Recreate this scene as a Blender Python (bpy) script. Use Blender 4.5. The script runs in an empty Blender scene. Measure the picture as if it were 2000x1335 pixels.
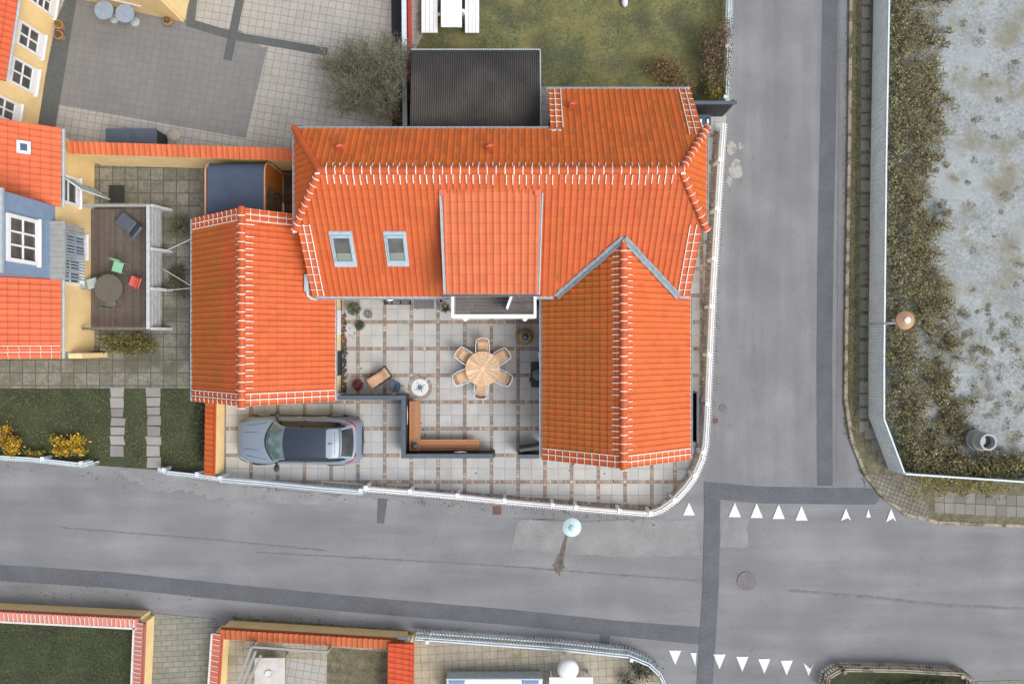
import bpy, math, random
from mathutils import Vector, Matrix
R = math.radians
S = bpy.context.scene
COL = S.collection
F = 2000*24/36; H = 26.667          # focal length in photo pixels, height of the drone

# ---------------------------------------------------------------- camera, sky, sun, exposure
cam = bpy.data.cameras.new('camera'); cam.lens = 24; cam.sensor_width = 36; cam.clip_end = 2000
co = bpy.data.objects.new('camera', cam); COL.objects.link(co); co.location = (0, 0, H); S.camera = co
SUN_EL, SUN_AZ = 52, 125            # azimuth clockwise from +y
w = bpy.data.worlds.new('World'); S.world = w; w.use_nodes = True
nt = w.node_tree; bg = nt.nodes['Background']
sky = nt.nodes.new('ShaderNodeTexSky'); sky.sky_type = 'NISHITA'; sky.sun_disc = False
sky.sun_elevation = R(SUN_EL); sky.sun_rotation = R(SUN_AZ); sky.dust_density = 4; sky.air_density = 1
hs = nt.nodes.new('ShaderNodeHueSaturation'); hs.inputs['Saturation'].default_value = .42
nt.links.new(sky.outputs[0], hs.inputs['Color']); nt.links.new(hs.outputs[0], bg.inputs[0])
bg.inputs[1].default_value = .15
sl = bpy.data.lights.new('sun', 'SUN'); sl.energy = 1.15; sl.angle = R(32); sl.color = (1, .95, .88)
so = bpy.data.objects.new('sun', sl); COL.objects.link(so)
d = Vector((math.sin(R(SUN_AZ))*math.cos(R(SUN_EL)), math.cos(R(SUN_AZ))*math.cos(R(SUN_EL)), math.sin(R(SUN_EL))))
so.rotation_euler = d.to_track_quat('Z', 'Y').to_euler(); so.location = d*60
S.view_settings.view_transform = 'Standard'; S.view_settings.look = 'None'
S.view_settings.exposure = .43; S.view_settings.gamma = 1
S.render.resolution_x = 1024; S.render.resolution_y = 683

# ---------------------------------------------------------------- helpers
def W(px, py, z=0.):
    """photo pixel -> point of the place at height z"""
    return Vector(((px-1000)/F*(H-z), -(py-667.5)/F*(H-z), z))

def srgb(r, g, b):
    f = lambda c: (c/255/12.92) if c/255 <= .04045 else ((c/255+.055)/1.055)**2.4
    return (f(r), f(g), f(b))

def mat(name, col=(.5, .5, .5), rough=.8, *, streak=None, metal=0, var=.12, scale=3., fine=0, bump=0, bscale=40, attr=False,
        spot=None, coat=0, stretch=None, emis=0, spec=.5, alpha=1, trans=0):
    m = bpy.data.materials.new(name); m.use_nodes = True
    n = m.node_tree.nodes; L = m.node_tree.links; b = n['Principled BSDF']
    b.inputs['Roughness'].default_value = rough; b.inputs['Metallic'].default_value = metal
    b.inputs['Coat Weight'].default_value = coat; b.inputs['Specular IOR Level'].default_value = spec
    b.inputs['Alpha'].default_value = alpha; b.inputs['Transmission Weight'].default_value = trans
    geo = n.new('ShaderNodeNewGeometry'); pos = geo.outputs['Position']
    if stretch:
        mp = n.new('ShaderNodeMapping'); mp.inputs['Scale'].default_value = stretch
        L.new(pos, mp.inputs[0]); pos = mp.outputs[0]
    if attr:
        a = n.new('ShaderNodeAttribute'); a.attribute_name = 'Col'; cur = a.outputs['Color']
    else:
        c = n.new('ShaderNodeRGB'); c.outputs[0].default_value = (*col, 1); cur = c.outputs[0]
    def mul(cur, sc, amt, det=4):
        t = n.new('ShaderNodeTexNoise'); t.inputs['Scale'].default_value = sc; t.inputs['Detail'].default_value = det
        L.new(pos, t.inputs['Vector'])
        mr = n.new('ShaderNodeMapRange'); mr.inputs[1].default_value = .3; mr.inputs[2].default_value = .7
        mr.inputs[3].default_value = 1-amt; mr.inputs[4].default_value = 1+amt; L.new(t.outputs['Fac'], mr.inputs[0])
        x = n.new('ShaderNodeMix'); x.data_type = 'RGBA'; x.blend_type = 'MULTIPLY'; x.inputs[0].default_value = 1
        L.new(cur, x.inputs[6]); L.new(mr.outputs[0], x.inputs[7]); return x.outputs[2]
    if var: cur = mul(cur, scale, var)
    if fine: cur = mul(cur, bscale, fine, 2)
    if streak:
        keep = pos; mp2 = n.new('ShaderNodeMapping'); mp2.inputs['Scale'].default_value = (streak[0], streak[1], 1); mp2.inputs['Rotation'].default_value = (0, 0, streak[3])
        L.new(pos, mp2.inputs[0]); pos = mp2.outputs[0]; cur = mul(cur, 1.0, streak[2], 5); pos = keep
    for sp in (spot or []):
        t = n.new('ShaderNodeTexNoise'); t.inputs['Scale'].default_value = sp[1]; t.inputs['Detail'].default_value = 5
        L.new(pos, t.inputs['Vector'])
        mr = n.new('ShaderNodeMapRange'); mr.inputs[1].default_value = sp[2]; mr.inputs[2].default_value = sp[3]
        mr.inputs[4].default_value = sp[4]; L.new(t.outputs['Fac'], mr.inputs[0])
        x = n.new('ShaderNodeMix'); x.data_type = 'RGBA'; L.new(mr.outputs[0], x.inputs[0])
        L.new(cur, x.inputs[6]); x.inputs[7].default_value = (*sp[0], 1); cur = x.outputs[2]
    L.new(cur, b.inputs['Base Color'])
    if bump:
        t = n.new('ShaderNodeTexNoise'); t.inputs['Scale'].default_value = bscale; L.new(pos, t.inputs['Vector'])
        bp = n.new('ShaderNodeBump'); bp.inputs['Strength'].default_value = bump; bp.inputs['Distance'].default_value = .01
        L.new(t.outputs['Fac'], bp.inputs['Height']); L.new(bp.outputs[0], b.inputs['Normal'])
    return m

def mat_tiles(name, c1, c2, mortar, tw, th, rot=0, off=(0, 0), ms=.015, offset=0., var=.1, spot=None):
    m = mat(name, c1, .85, var=0, spot=None)
    n = m.node_tree.nodes; L = m.node_tree.links; b = n['Principled BSDF']
    geo = n.new('ShaderNodeNewGeometry'); mp = n.new('ShaderNodeMapping')
    mp.inputs['Rotation'].default_value = (0, 0, rot); mp.inputs['Location'].default_value = (off[0], off[1], 0)
    L.new(geo.outputs['Position'], mp.inputs[0])
    br = n.new('ShaderNodeTexBrick'); br.offset = offset; br.squash = 1
    for k, v in (('Color1', c1), ('Color2', c2), ('Mortar', mortar)): br.inputs[k].default_value = (*v, 1)
    br.inputs['Scale'].default_value = 1; br.inputs['Mortar Size'].default_value = ms
    br.inputs['Mortar Smooth'].default_value = .3; br.inputs['Brick Width'].default_value = tw; br.inputs['Row Height'].default_value = th
    L.new(mp.outputs[0], br.inputs['Vector']); cur = br.outputs['Color']
    for sc, amt in ((.8, var), (9, var*.8)):
        t = n.new('ShaderNodeTexNoise'); t.inputs['Scale'].default_value = sc; t.inputs['Detail'].default_value = 5
        L.new(geo.outputs['Position'], t.inputs['Vector'])
        mr = n.new('ShaderNodeMapRange'); mr.inputs[1].default_value = .3; mr.inputs[2].default_value = .7
        mr.inputs[3].default_value = 1-amt; mr.inputs[4].default_value = 1+amt; L.new(t.outputs['Fac'], mr.inputs[0])
        x = n.new('ShaderNodeMix'); x.data_type = 'RGBA'; x.blend_type = 'MULTIPLY'; x.inputs[0].default_value = 1
        L.new(cur, x.inputs[6]); L.new(mr.outputs[0], x.inputs[7]); cur = x.outputs[2]
    for sp in (spot or []):
        t = n.new('ShaderNodeTexNoise'); t.inputs['Scale'].default_value = sp[1]; t.inputs['Detail'].default_value = 6
        L.new(geo.outputs['Position'], t.inputs['Vector'])
        mr = n.new('ShaderNodeMapRange'); mr.inputs[1].default_value = sp[2]; mr.inputs[2].default_value = sp[3]
        mr.inputs[4].default_value = sp[4]; L.new(t.outputs['Fac'], mr.inputs[0])
        x = n.new('ShaderNodeMix'); x.data_type = 'RGBA'; L.new(mr.outputs[0], x.inputs[0])
        L.new(cur, x.inputs[6]); x.inputs[7].default_value = (*sp[0], 1); cur = x.outputs[2]
    L.new(cur, b.inputs['Base Color'])
    return m

class MB:
    def __init__(s): s.v = []; s.f = []; s.c = []; s.col = None
    def add(s, vs, fs, col=None):
        o = len(s.v); s.v += [tuple(p) for p in vs]
        for f in fs: s.f.append([i+o for i in f]); s.c.append(col or s.col)
        return s
    def poly(s, pts, col=None): return s.add(pts, [list(range(len(pts)))], col)
    def prism(s, pts, z0, z1, col=None):       # horizontal polygon (counter-clockwise) extruded upwards
        a = sum(pts[i][0]*pts[(i+1) % len(pts)][1]-pts[(i+1) % len(pts)][0]*pts[i][1] for i in range(len(pts)))
        if a < 0: pts = pts[::-1]
        n = len(pts); vs = [(p[0], p[1], z0) for p in pts]+[(p[0], p[1], z1) for p in pts]
        fs = [list(range(n-1, -1, -1)), list(range(n, 2*n))]+[[i, (i+1) % n, n+(i+1) % n, n+i] for i in range(n)]
        return s.add(vs, fs, col)
    def extr(s, pts, vec, col=None):           # any planar polygon extruded along vec
        n = len(pts); vec = Vector(vec); vs = [Vector(p) for p in pts]; nn = Vector((0, 0, 0))
        for i in range(n): nn += vs[i].cross(vs[(i+1) % n])
        if nn.dot(vec) < 0: vs = vs[::-1]
        vs = vs+[p+vec for p in vs]
        fs = [list(range(n-1, -1, -1)), list(range(n, 2*n))]+[[i, (i+1) % n, n+(i+1) % n, n+i] for i in range(n)]
        return s.add(vs, fs, col)
    def box(s, x0, x1, y0, y1, z0, z1, col=None):
        return s.prism([(x0, y0), (x1, y0), (x1, y1), (x0, y1)], z0, z1, col)
    def bar(s, a, b, wd, ht, col=None):        # rectangular bar from a to b, wd across, ht high
        a = Vector(a); b = Vector(b); t = (b-a).normalized()
        up = Vector((0, 0, 1)) if abs(t.z) < .95 else Vector((1, 0, 0))
        sd = t.cross(up).normalized(); up = sd.cross(t).normalized()
        q = [sd*x*wd/2+up*y*ht/2 for x, y in ((-1, -1), (1, -1), (1, 1), (-1, 1))]
        return s.extr([a+k for k in q], b-a, col)
    def tube(s, path, r, n=6, col=None, cap=True):
        path = [Vector(p) for p in path]; m = len(path); vs = []; fs = []; pr = None
        for i, p in enumerate(path):
            t = (path[min(i+1, m-1)]-path[max(i-1, 0)])
            if t.length < 1e-9: t = Vector((0, 0, 1))
            t.normalize()
            if pr is None:
                up = Vector((0, 0, 1)) if abs(t.z) < .9 else Vector((1, 0, 0)); pr = t.cross(up).normalized()
            else: pr = (pr-t*pr.dot(t)).normalized()
            q = t.cross(pr); rr = r[i] if isinstance(r, (list, tuple)) else r
            vs += [p+(pr*math.cos(2*math.pi*k/n)+q*math.sin(2*math.pi*k/n))*rr for k in range(n)]
        for i in range(m-1):
            fs += [[i*n+k, i*n+(k+1) % n, (i+1)*n+(k+1) % n, (i+1)*n+k] for k in range(n)]
        if cap: fs += [list(range(n-1, -1, -1)), [(m-1)*n+k for k in range(n)]]
        return s.add(vs, fs, col)
    def lathe(s, prof, cx=0, cy=0, cz=0, n=28, col=None, sx=1, sy=1):
        vs = []; fs = []; m = len(prof)
        for r, z in prof: vs += [(cx+sx*r*math.cos(2*math.pi*k/n), cy+sy*r*math.sin(2*math.pi*k/n), cz+z) for k in range(n)]
        for i in range(m-1): fs += [[i*n+k, i*n+(k+1) % n, (i+1)*n+(k+1) % n, (i+1)*n+k] for k in range(n)]
        fs += [list(range(n-1, -1, -1)), [(m-1)*n+k for k in range(n)]]
        return s.add(vs, fs, col)
    def grid(s, P, col=None):                  # rows of points
        n = len(P[0]); vs = [p for r in P for p in r]
        return s.add(vs, [[i*n+j, i*n+j+1, (i+1)*n+j+1, (i+1)*n+j] for i in range(len(P)-1) for j in range(n-1)], col)
    def build(s, name, m, parent=None, smooth=False, bevel=0, solid=0):
        me = bpy.data.meshes.new(name); me.from_pydata(s.v, [], s.f)
        if any(c for c in s.c):
            at = me.attributes.new('Col', 'FLOAT_COLOR', 'FACE')
            buf = []
            for c in s.c: buf += [*(c or (.5, .5, .5)), 1]
            at.data.foreach_set('color', buf)
        me.materials.append(m); me.update()
        if smooth: me.shade_smooth()
        o = bpy.data.objects.new(name, me); COL.objects.link(o)
        if smooth == 'a':
            me.shade_smooth(); me.set_sharp_from_angle(angle=R(35))
        if solid:
            md = o.modifiers.new('s', 'SOLIDIFY'); md.thickness = solid; md.offset = -1
        if bevel:
            md = o.modifiers.new('b', 'BEVEL'); md.width = bevel; md.segments = 2; md.limit_method = 'ANGLE'
        if parent is not None:
            o.parent = parent
            if parent.get('_w'): o.matrix_parent_inverse = Matrix.Translation(-parent.location)
        return o

def thing(name, label, cat, loc=(0, 0, 0), rz=0, group=None, world=True):
    o = bpy.data.objects.new(name, None); COL.objects.link(o); o.location = Vector(loc)
    o.rotation_euler = (0, 0, rz); o.empty_display_size = .2
    o['label'] = label; o['category'] = cat
    if group: o['group'] = group
    if world: o['_w'] = 1
    return o
def tag(o, label=None, cat=None, group=None, kind=None):
    if label: o['label'] = label
    if cat: o['category'] = cat
    if group: o['group'] = group
    if kind: o['kind'] = kind
    return o
def dup(root, loc, rz, label=None):
    def cp(o, par):
        c = o.copy(); COL.objects.link(c)
        if par: c.parent = par
        for ch in [x for x in kids.get(o.name, [])]: cp(ch, c)
        return c
    kids = {}
    for o in list(COL.objects):
        if o.parent: kids.setdefault(o.parent.name, []).append(o)
    r = cp(root, None); r.location = Vector(loc); r.rotation_euler = (0, 0, rz)
    if label: r['label'] = label
    return r

def clip(poly, cv):      # Sutherland-Hodgman, cv convex ccw; extra coordinates are interpolated
    out = list(poly)
    for i in range(len(cv)):
        a = cv[i]; b = cv[(i+1) % len(cv)]; inp = out; out = []
        if not inp: break
        sd = lambda p: (b[0]-a[0])*(p[1]-a[1])-(b[1]-a[1])*(p[0]-a[0])
        for k in range(len(inp)):
            p, q = inp[k-1], inp[k]; dp, dq = sd(p), sd(q)
            if (dp >= 0) != (dq >= 0):
                t = dp/(dp-dq); out.append(tuple(p[j]+(q[j]-p[j])*t for j in range(len(p))))
            if dq >= 0: out.append(q)
    return out
def ccw(pts):
    a = sum(pts[i][0]*pts[(i+1) % len(pts)][1]-pts[(i+1) % len(pts)][0]*pts[i][1] for i in range(len(pts)))
    return pts if a > 0 else pts[::-1]
def inside(p, pl):
    r = False; n = len(pl)
    for i in range(n):
        a, b = pl[i], pl[i-1]
        if (a[1] > p[1]) != (b[1] > p[1]) and p[0] < (b[0]-a[0])*(p[1]-a[1])/(b[1]-a[1])+a[0]: r = not r
    return r
def mixc(a, b, t): return tuple(a[i]*(1-t)+b[i]*t for i in range(3))
def mulc(a, k): return tuple(x*k for x in a)

# ---------------------------------------------------------------- materials
ORANGE = (.485, .088, .018); ORANGE_N = (.51, .102, .015); SALMON = (.54, .118, .040); MOSS = (.37, .112, .014); LICH = (.16, .065, .012)
M = {}
M['tile'] = mat('clay_tile', attr=True, rough=.62, var=.07, scale=1.3, fine=.08, bscale=30, bump=.12)
M['clay'] = mat('clay_plain', (.64, .105, .03), .62, var=.1, scale=5, fine=.05)
M['clay2'] = mat('clay_vent', (.66, .14, .06), .7, var=.1, scale=5)
M['ventdark'] = mat('clay_vent_dark', (.36, .06, .02), .8, var=.1)
M['mortar'] = mat('lime_mortar', (.80, .78, .74), .9, var=.07, scale=20)
M['yellow'] = mat('yellow_limewash', (.80, .60, .30), .9, var=.07, scale=1.5, fine=.03, bscale=12)
M['white'] = mat('white_paint', (.80, .81, .83), .55, var=.04, scale=4)
M['bluewhite'] = mat('pale_blue_white_paint', (.58, .66, .71), .6, var=.08, scale=2, fine=.05, bscale=8)
M['zinc'] = mat('zinc', (.42, .48, .52), .5, metal=.15, var=.12, scale=6)
M['lead'] = mat('lead_flashing', (.22, .28, .32), .6, metal=.2, var=.2, scale=7)
M['skyframe'] = mat('roof_window_metal', (.33, .47, .57), .5, metal=.2, var=.1, scale=8)
M['bluewood'] = mat('blue_boards', (.20, .29, .42), .7, var=.08, scale=4)
M['glass'] = mat('window_glass', (.09, .09, .085), .10, var=.4, scale=2, spec=.6)
M['black'] = mat('black_paint', (.022, .023, .027), .6, var=.15, scale=4)
M['darkcap'] = mat('slate_blue_cap', (.075, .095, .125), .6, var=.12, scale=5, fine=.05)
M['sauna_roof'] = mat('bitumen_shingle', (.058, .082, .13), .75, var=.1, scale=2, fine=.12, bscale=60)
M['sauna_wood'] = mat('varnished_wood', (.36, .13, .022), .45, var=.15, scale=6, stretch=(.6, 6, 6))
M['trim'] = mat('pale_trim', (.56, .30, .18), .5, var=.08)
M['teak'] = mat('teak', (.62, .36, .18), .6, attr=True, var=.09, scale=9)
M['benchwood'] = mat('bench_wood', attr=True, rough=.6, var=.15, scale=8, stretch=(.7, 5, 5))
M['deck'] = mat('deck_boards', attr=True, rough=.8, var=.12, scale=6)
M['col'] = mat('coloured', attr=True, rough=.8, var=.1, scale=10)
M['leaf'] = mat('leaves', attr=True, rough=.75, var=.15, scale=6)
M['bark'] = mat('bark', (.16, .13, .09), .9, var=.25, scale=8)
M['stone'] = mat('slabs', attr=True, rough=.85, var=.07, scale=2.2, fine=.06, bscale=28, spot=[((.42, .40, .35), .7, .62, .8, .35)])
M['sett'] = mat('setts', attr=True, rough=.85, var=.12, scale=20)
M['joint'] = mat('joint_sand', (.17, .155, .13), .95, var=.25, scale=6)
ASPH = (.193, .197, .208)
AK = dict(rough=.9, var=.13, scale=.5, fine=.20, bscale=26, bump=.3,
                   spot=[((.165, .17, .178), .33, .48, .66, .5), ((.225, .226, .23), .5, .54, .74, .4), ((.13, .13, .135), 2.3, .64, .75, .5)])
M['asphalt'] = mat('asphalt', ASPH, streak=(.16, 1.3, .17, R(3.5)), **AK); M['asphalt_side'] = mat('asphalt_side_road', ASPH, streak=(1.5, .14, .17, 0), **AK)
M['patch'] = mat('asphalt_patch', (.102, .110, .125), .9, var=.12, scale=1.2, fine=.20, bscale=22)
M['light_asphalt'] = mat('worn_asphalt', (.225, .229, .232), .9, var=.14, scale=1.1, fine=.17, bscale=24, bump=.4, spot=[((.20, .20, .205), .9, .5, .68, .6)])
M['seam'] = mat('tar_seam', (.158, .162, .172), .9, var=.2, scale=4)
M['paint'] = mat('road_paint', (.66, .67, .70), .7, var=.12, scale=14, fine=.12, spot=[((.3, .3, .31), 7, .62, .72, .6)])
M['stain'] = mat('dried_spill', (.34, .335, .315), .9, var=.15, scale=8, spot=[((.22, .22, .225), 3.5, .5, .62, .9)])
M['darkstain'] = mat('dark_stain', (.12, .105, .085), .9, var=.3, scale=6)
M['lawn'] = mat('lawn_soil', (.12, .13, .055), .95, var=.30, scale=1.3, fine=.35, bscale=9,
                spot=[((.21, .185, .07), .7, .46, .66, .8), ((.055, .065, .04), .5, .5, .62, .7), ((.19, .13, .08), 1.7, .60, .72, .6)])
M['darklawn'] = mat('dark_lawn', (.042, .052, .024), .95, var=.3, scale=1.2, fine=.3, bscale=14)  # dark green base colour of the garden lawns
M['terrain'] = mat('terrain', (.10, .11, .05), .95, var=.3, scale=.2)
M['lot'] = mat('gravel_lot', (.26, .285, .295), .95, var=.16, scale=1.1, fine=.22, bscale=9,
               spot=[((.32, .36, .375), .4, .45, .65, .7), ((.19, .18, .125), .75, .50, .66, .8), ((.15, .14, .08), 2.6, .60, .70, .7)])
M['kerb'] = mat('kerb_stone', (.31, .27, .21), .9, var=.2, scale=6, spot=[((.05, .055, .015), 2.4, .5, .6, .7)])
M['walk'] = mat('mossy_walk', (.13, .12, .075), .95, var=.3, scale=3, fine=.3, bscale=14)
ROT = R(9.3)
M['plaza'] = mat_tiles('plaza_slabs', (.37, .355, .33), (.34, .33, .31), (.19, .185, .17), .295, .295, ROT, (.05, .1), .012, var=.08)
M['plaza_dark'] = mat_tiles('dark_pavers', (.20, .20, .198), (.185, .185, .185), (.145, .145, .142), .295, .295, ROT, (.05, .1), .01, var=.06)
M['plaza_band'] = mat('dark_setts', (.095, .105, .105), .9, var=.15, scale=12)
M['yard'] = mat_tiles('moss_and_shadow_slabs', (.255, .245, .205), (.17, .168, .14), (.075, .07, .045), .50, .50, 0, (.1, .2), .02, var=.3,
                      spot=[((.07, .07, .04), .8, .44, .62, .8), ((.11, .11, .10), 3.5, .54, .62, .6)])  # dark blotches: moss stains plus shadow patches painted into the colour
M['drive'] = mat_tiles('drive_bricks', (.235, .235, .20), (.20, .205, .175), (.12, .12, .09), .42, .21, R(-3), (0, 0), .014, .5, var=.15)
M['beige'] = mat_tiles('beige_slabs', (.34, .305, .24), (.29, .265, .215), (.18, .165, .12), .30, .30, R(-3), (0, 0), .014, var=.14,
                       spot=[((.15, .15, .06), 1.1, .56, .7, .6)])
M['cobwalk'] = mat_tiles('small_setts', (.21, .20, .175), (.16, .155, .135), (.09, .085, .06), .16, .16, R(20), (0, 0), .02, var=.15)
M['corr'] = mat('fibre_cement', (.066, .062, .058), .85, var=.3, scale=.9, fine=.25, bscale=22, spot=[((.25, .25, .22), 9, .76, .8, .6)])
M['carpaint'] = mat('grey_metallic_paint', (.20, .25, .315), .42, metal=.1, var=.02, coat=.3)
M['carroof'] = mat('panorama_glass', (.024, .034, .060), .12, var=.05, spec=.7, coat=.3)
M['carglass'] = mat('car_glass', (.018, .024, .026), .10, var=.5, scale=3, spec=.45)
M['windshield'] = mat('windshield_glass', (.08, .13, .14), .08, var=.25, scale=3, spec=.9, spot=[((.20, .28, .29), 2.2, .45, .55, .6)])
M['rubber'] = mat('rubber', (.012, .012, .013), .8)
M['chrome'] = mat('chrome', (.7, .7, .72), .15, metal=1, var=0)
M['red'] = mat('red_lens', (.42, .01, .02), .2, var=.1)
M['canvas'] = mat('tan_canvas', (.58, .36, .22), .85, var=.05, scale=8)
M['redpaint'] = mat('red_paint', (.36, .045, .03), .7)
M['steelblue'] = mat('steel_blue_top', (.045, .075, .125), .4, var=.1, coat=.2)
M['lampglass'] = mat('pale_lamp_shade', (.50, .68, .72), .35, var=.04)
M['marble'] = mat('pale_stone', (.60, .65, .66), .6, var=.05, scale=12)
M['inlay'] = mat('grey_inlay', (.09, .11, .13), .6)
M['fencepale'] = mat('pale_fence_boards', (.70, .77, .79), .7, var=.08, scale=2, fine=.05, bscale=8)
M['weatherwhite'] = mat('weathered_white', (.50, .52, .55), .75, var=.12, scale=5)
M['concrete'] = mat('concrete', (.38, .40, .40), .85, var=.1, scale=6)
M['greyboard'] = mat('weathered_boards', (.30, .30, .30), .85, var=.15, scale=5, stretch=(6, .6, 1))
M['mat'] = mat('door_mat', attr=True, rough=.95, var=.1)

# ---------------------------------------------------------------- tiled roofs
PROF = [(0, .024), (.08, .031), (.16, .028), (.24, .010), (.36, .002), (.62, 0), (.84, .005), (.93, .014), (1, .024)]
MORT = (.80, .79, .76); SLOPES = []
def prof(s):
    for (a, ha), (b, hb) in zip(PROF, PROF[1:]):
        if s <= b: return ha+(hb-ha)*(s-a)/(b-a)
    return .024
class Slope:
    """plane through an eave line e0-e1, rising towards `up`, outline poly given as 3-D points"""
    def __init__(s, poly, e0, e1, tw=.206, ch=.31):
        s.o = Vector(e0); s.u = (Vector(e1)-s.o).normalized()
        pv = [Vector(p) for p in poly]; n = Vector((0, 0, 0))
        for i in range(len(pv)): n += pv[i].cross(pv[(i+1) % len(pv)])
        n.normalize(); n = n if n.z > 0 else -n
        s.n = n; s.v = n.cross(s.u)
        if s.v.z < 0: s.v = -s.v
        s.uv = ccw([((p-s.o).dot(s.u), (p-s.o).dot(s.v)) for p in pv])
        s.tw, s.ch = tw, ch
    def P(s, u, v, h=0): return s.o+s.u*u+s.v*v+s.n*h
    def tiles(s, name, parent, base, moss=None, seed=1, vary=.045, under=True, dirt=.0):
        rn = random.Random(seed); mb = MB(); us = [p[0] for p in s.uv]; vs = [p[1] for p in s.uv]
        i0, i1 = math.floor(min(us)/s.tw), math.ceil(max(us)/s.tw); j0, j1 = math.floor(min(vs)/s.ch), math.ceil(max(vs)/s.ch)
        for j in range(j0, j1):
            for i in range(i0, i1):
                k = 1+rn.uniform(-vary, vary); c = mulc(base, k); c = mixc(c, (c[0], c[1]*1.35, c[2]*1.2), rn.random()*.35)
                if rn.random() < .02: c = mulc(c, .9)
                ms = moss((i+.5)*s.tw, (j+.5)*s.ch, rn) if moss else 0
                dd = rn.random() < dirt
                u0 = i*s.tw; v0 = j*s.ch; jt = rn.uniform(-.004, .004)
                corners = [(u0, v0), (u0+s.tw, v0), (u0+s.tw, v0+s.ch), (u0, v0+s.ch)]
                c0 = clip(corners, s.uv)
                if len(c0) < 3: continue
                full = all(min(abs(a[0]-b[0])+abs(a[1]-b[1]) for b in c0) < 1e-6 for a in corners)
                for (a, ha), (b, hb) in zip(PROF, PROF[1:]):
                    ua, ub = u0+a*s.tw, u0+b*s.tw; lo = .030+jt
                    q = [(ua, v0, ha+lo), (ub, v0, hb+lo), (ub, v0+s.ch, hb+.002), (ua, v0+s.ch, ha+.002)]
                    cc = c
                    if ms and (a+b)/2 > .13: cc = mixc(c, MOSS, ms*(1 if ha < .03 else .7))
                    if dd and .2 < (a+b)/2 < .7: cc = mixc(cc, LICH, .45)
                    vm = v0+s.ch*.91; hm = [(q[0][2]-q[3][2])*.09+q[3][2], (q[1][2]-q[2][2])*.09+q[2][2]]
                    for qq, kk in (([q[0], q[1], (ub, vm, hm[1]), (ua, vm, hm[0])], 1), ([(ua, vm, hm[0]), (ub, vm, hm[1]), q[2], q[3]], .72)):  # upper strip darkened: shadow line under the overlap, painted into the tile colour
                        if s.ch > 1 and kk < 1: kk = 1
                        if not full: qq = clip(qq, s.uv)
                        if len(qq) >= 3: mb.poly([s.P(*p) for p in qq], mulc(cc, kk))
                    if full or inside((ua+1e-4, v0+1e-4), s.uv) and inside((ub-1e-4, v0+1e-4), s.uv):
                        mb.poly([s.P(ua, v0, ha-.03), s.P(ub, v0, hb-.03), s.P(ub, v0, hb+lo), s.P(ua, v0, ha+lo)], mulc(c, .9))
        if under:      # roof body under the tiles
            lo = [s.P(a, b, -.12) for a, b in s.uv]; hi = [s.P(a, b, -.012) for a, b in s.uv]; n = len(lo)
            mb.add(lo+hi, [list(range(n-1, -1, -1)), list(range(n, 2*n))]+[[i, (i+1) % n, n+(i+1) % n, n+i] for i in range(n)], mulc(base, .8))
        s.mb = mb; SLOPES.append((s, name, parent))
    def verge(s, uedge, sgn, v0, v1, r=.016, n=2, rc=.0115):
        """lime mortar lines beside a gable edge: n lines up the slope and a stroke at every course"""
        mb = s.mb; mb.col = MORT
        for k in range(1, n+1):
            u = uedge+sgn*k*s.tw
            mb.tube([s.P(u, v0+.02, .052), s.P(u, v1-.03, .052)], r, 5)
        j = math.ceil((v0+.05)/s.ch)
        while j*s.ch < v1-.05:
            pts = []
            for q in range(0, 9*n+1):
                u = uedge+sgn*s.tw*q/9; ph = (u/s.tw) % 1
                pts.append(s.P(u, j*s.ch-.012-.02*math.sin(ph*math.pi), prof(ph)+.034))
            mb.tube(pts, rc, 4); j += 1
    def fan(s, vtop, ln, ua, ub, r=.017, seed=3):
        mb = s.mb; mb.col = MORT; r *= .82; rn = random.Random(seed); i = math.ceil(ua/s.tw)
        while i*s.tw < ub:
            u = i*s.tw+rn.uniform(-.006, .006); l = ln*rn.uniform(.88, 1.06)
            if rn.random() < .03: i += 1; continue
            mb.tube([s.P(u, vtop-l, .050), s.P(u+rn.uniform(-.008, .008), vtop-l*.5, .052), s.P(u+rn.uniform(-.005, .005), vtop-.02, .052)], [r*rn.uniform(.5, 1), r*rn.uniform(.85, 1.1), r], 5); i += 1

def ridge(p0, p1, parent, name='ridge_tiles', mb_m=None, step=.275, r=.115, lift=.0, base=ORANGE, joints=True, rj=.017, arc=1.0, seed=5, extra=None):
    p0 = Vector(p0); p1 = Vector(p1); t = (p1-p0); L = t.length; t.normalize()
    sd = t.cross(Vector((0, 0, 1))).normalized(); up = sd.cross(t).normalized(); rn = random.Random(seed); mb = MB()
    n = max(1, round(L/step)); st = L/n
    for k in range(n):
        c = mulc(base, rn.uniform(.92, 1.07)); rows = []
        for (x, rr) in ((0, r*.90), (.25, r*.92), (1.0, r*1.0), (1.04, r*1.0)):
            rows.append([p0+t*(st*(k+x))+up*lift+(sd*math.cos(a)+up*math.sin(a)*.8)*rr for a in [math.pi*q/10 for q in range(11)]])
        mb.grid(rows, c)
        # end face of the tile lip
        rows = [[p0+t*(st*(k+1.04))+up*lift+(sd*math.cos(a)+up*math.sin(a)*.8)*rr for a in [math.pi*q/10 for q in range(11)]] for rr in (r, r*.8)]
        mb.grid(rows, mulc(c, .8))
        if mb_m and joints:
            x = st*(k+1)+.01
            mb.tube([p0+t*(x+rn.uniform(-.006, .006))+up*lift+(sd*math.cos(a)*1.04+up*math.sin(a)*.84)*r for a in
                       [math.pi*(.5-.5*arc*.86)+math.pi*arc*.86*q/8 for q in range(9)]], rj*.78*rn.uniform(.85, 1.15), 5, col=MORT)
    for k_, f_ in (extra or []): getattr(mb, k_)(*f_, col=MORT)
    return mb.build(name, M['tile'], parent, smooth=False)

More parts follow.
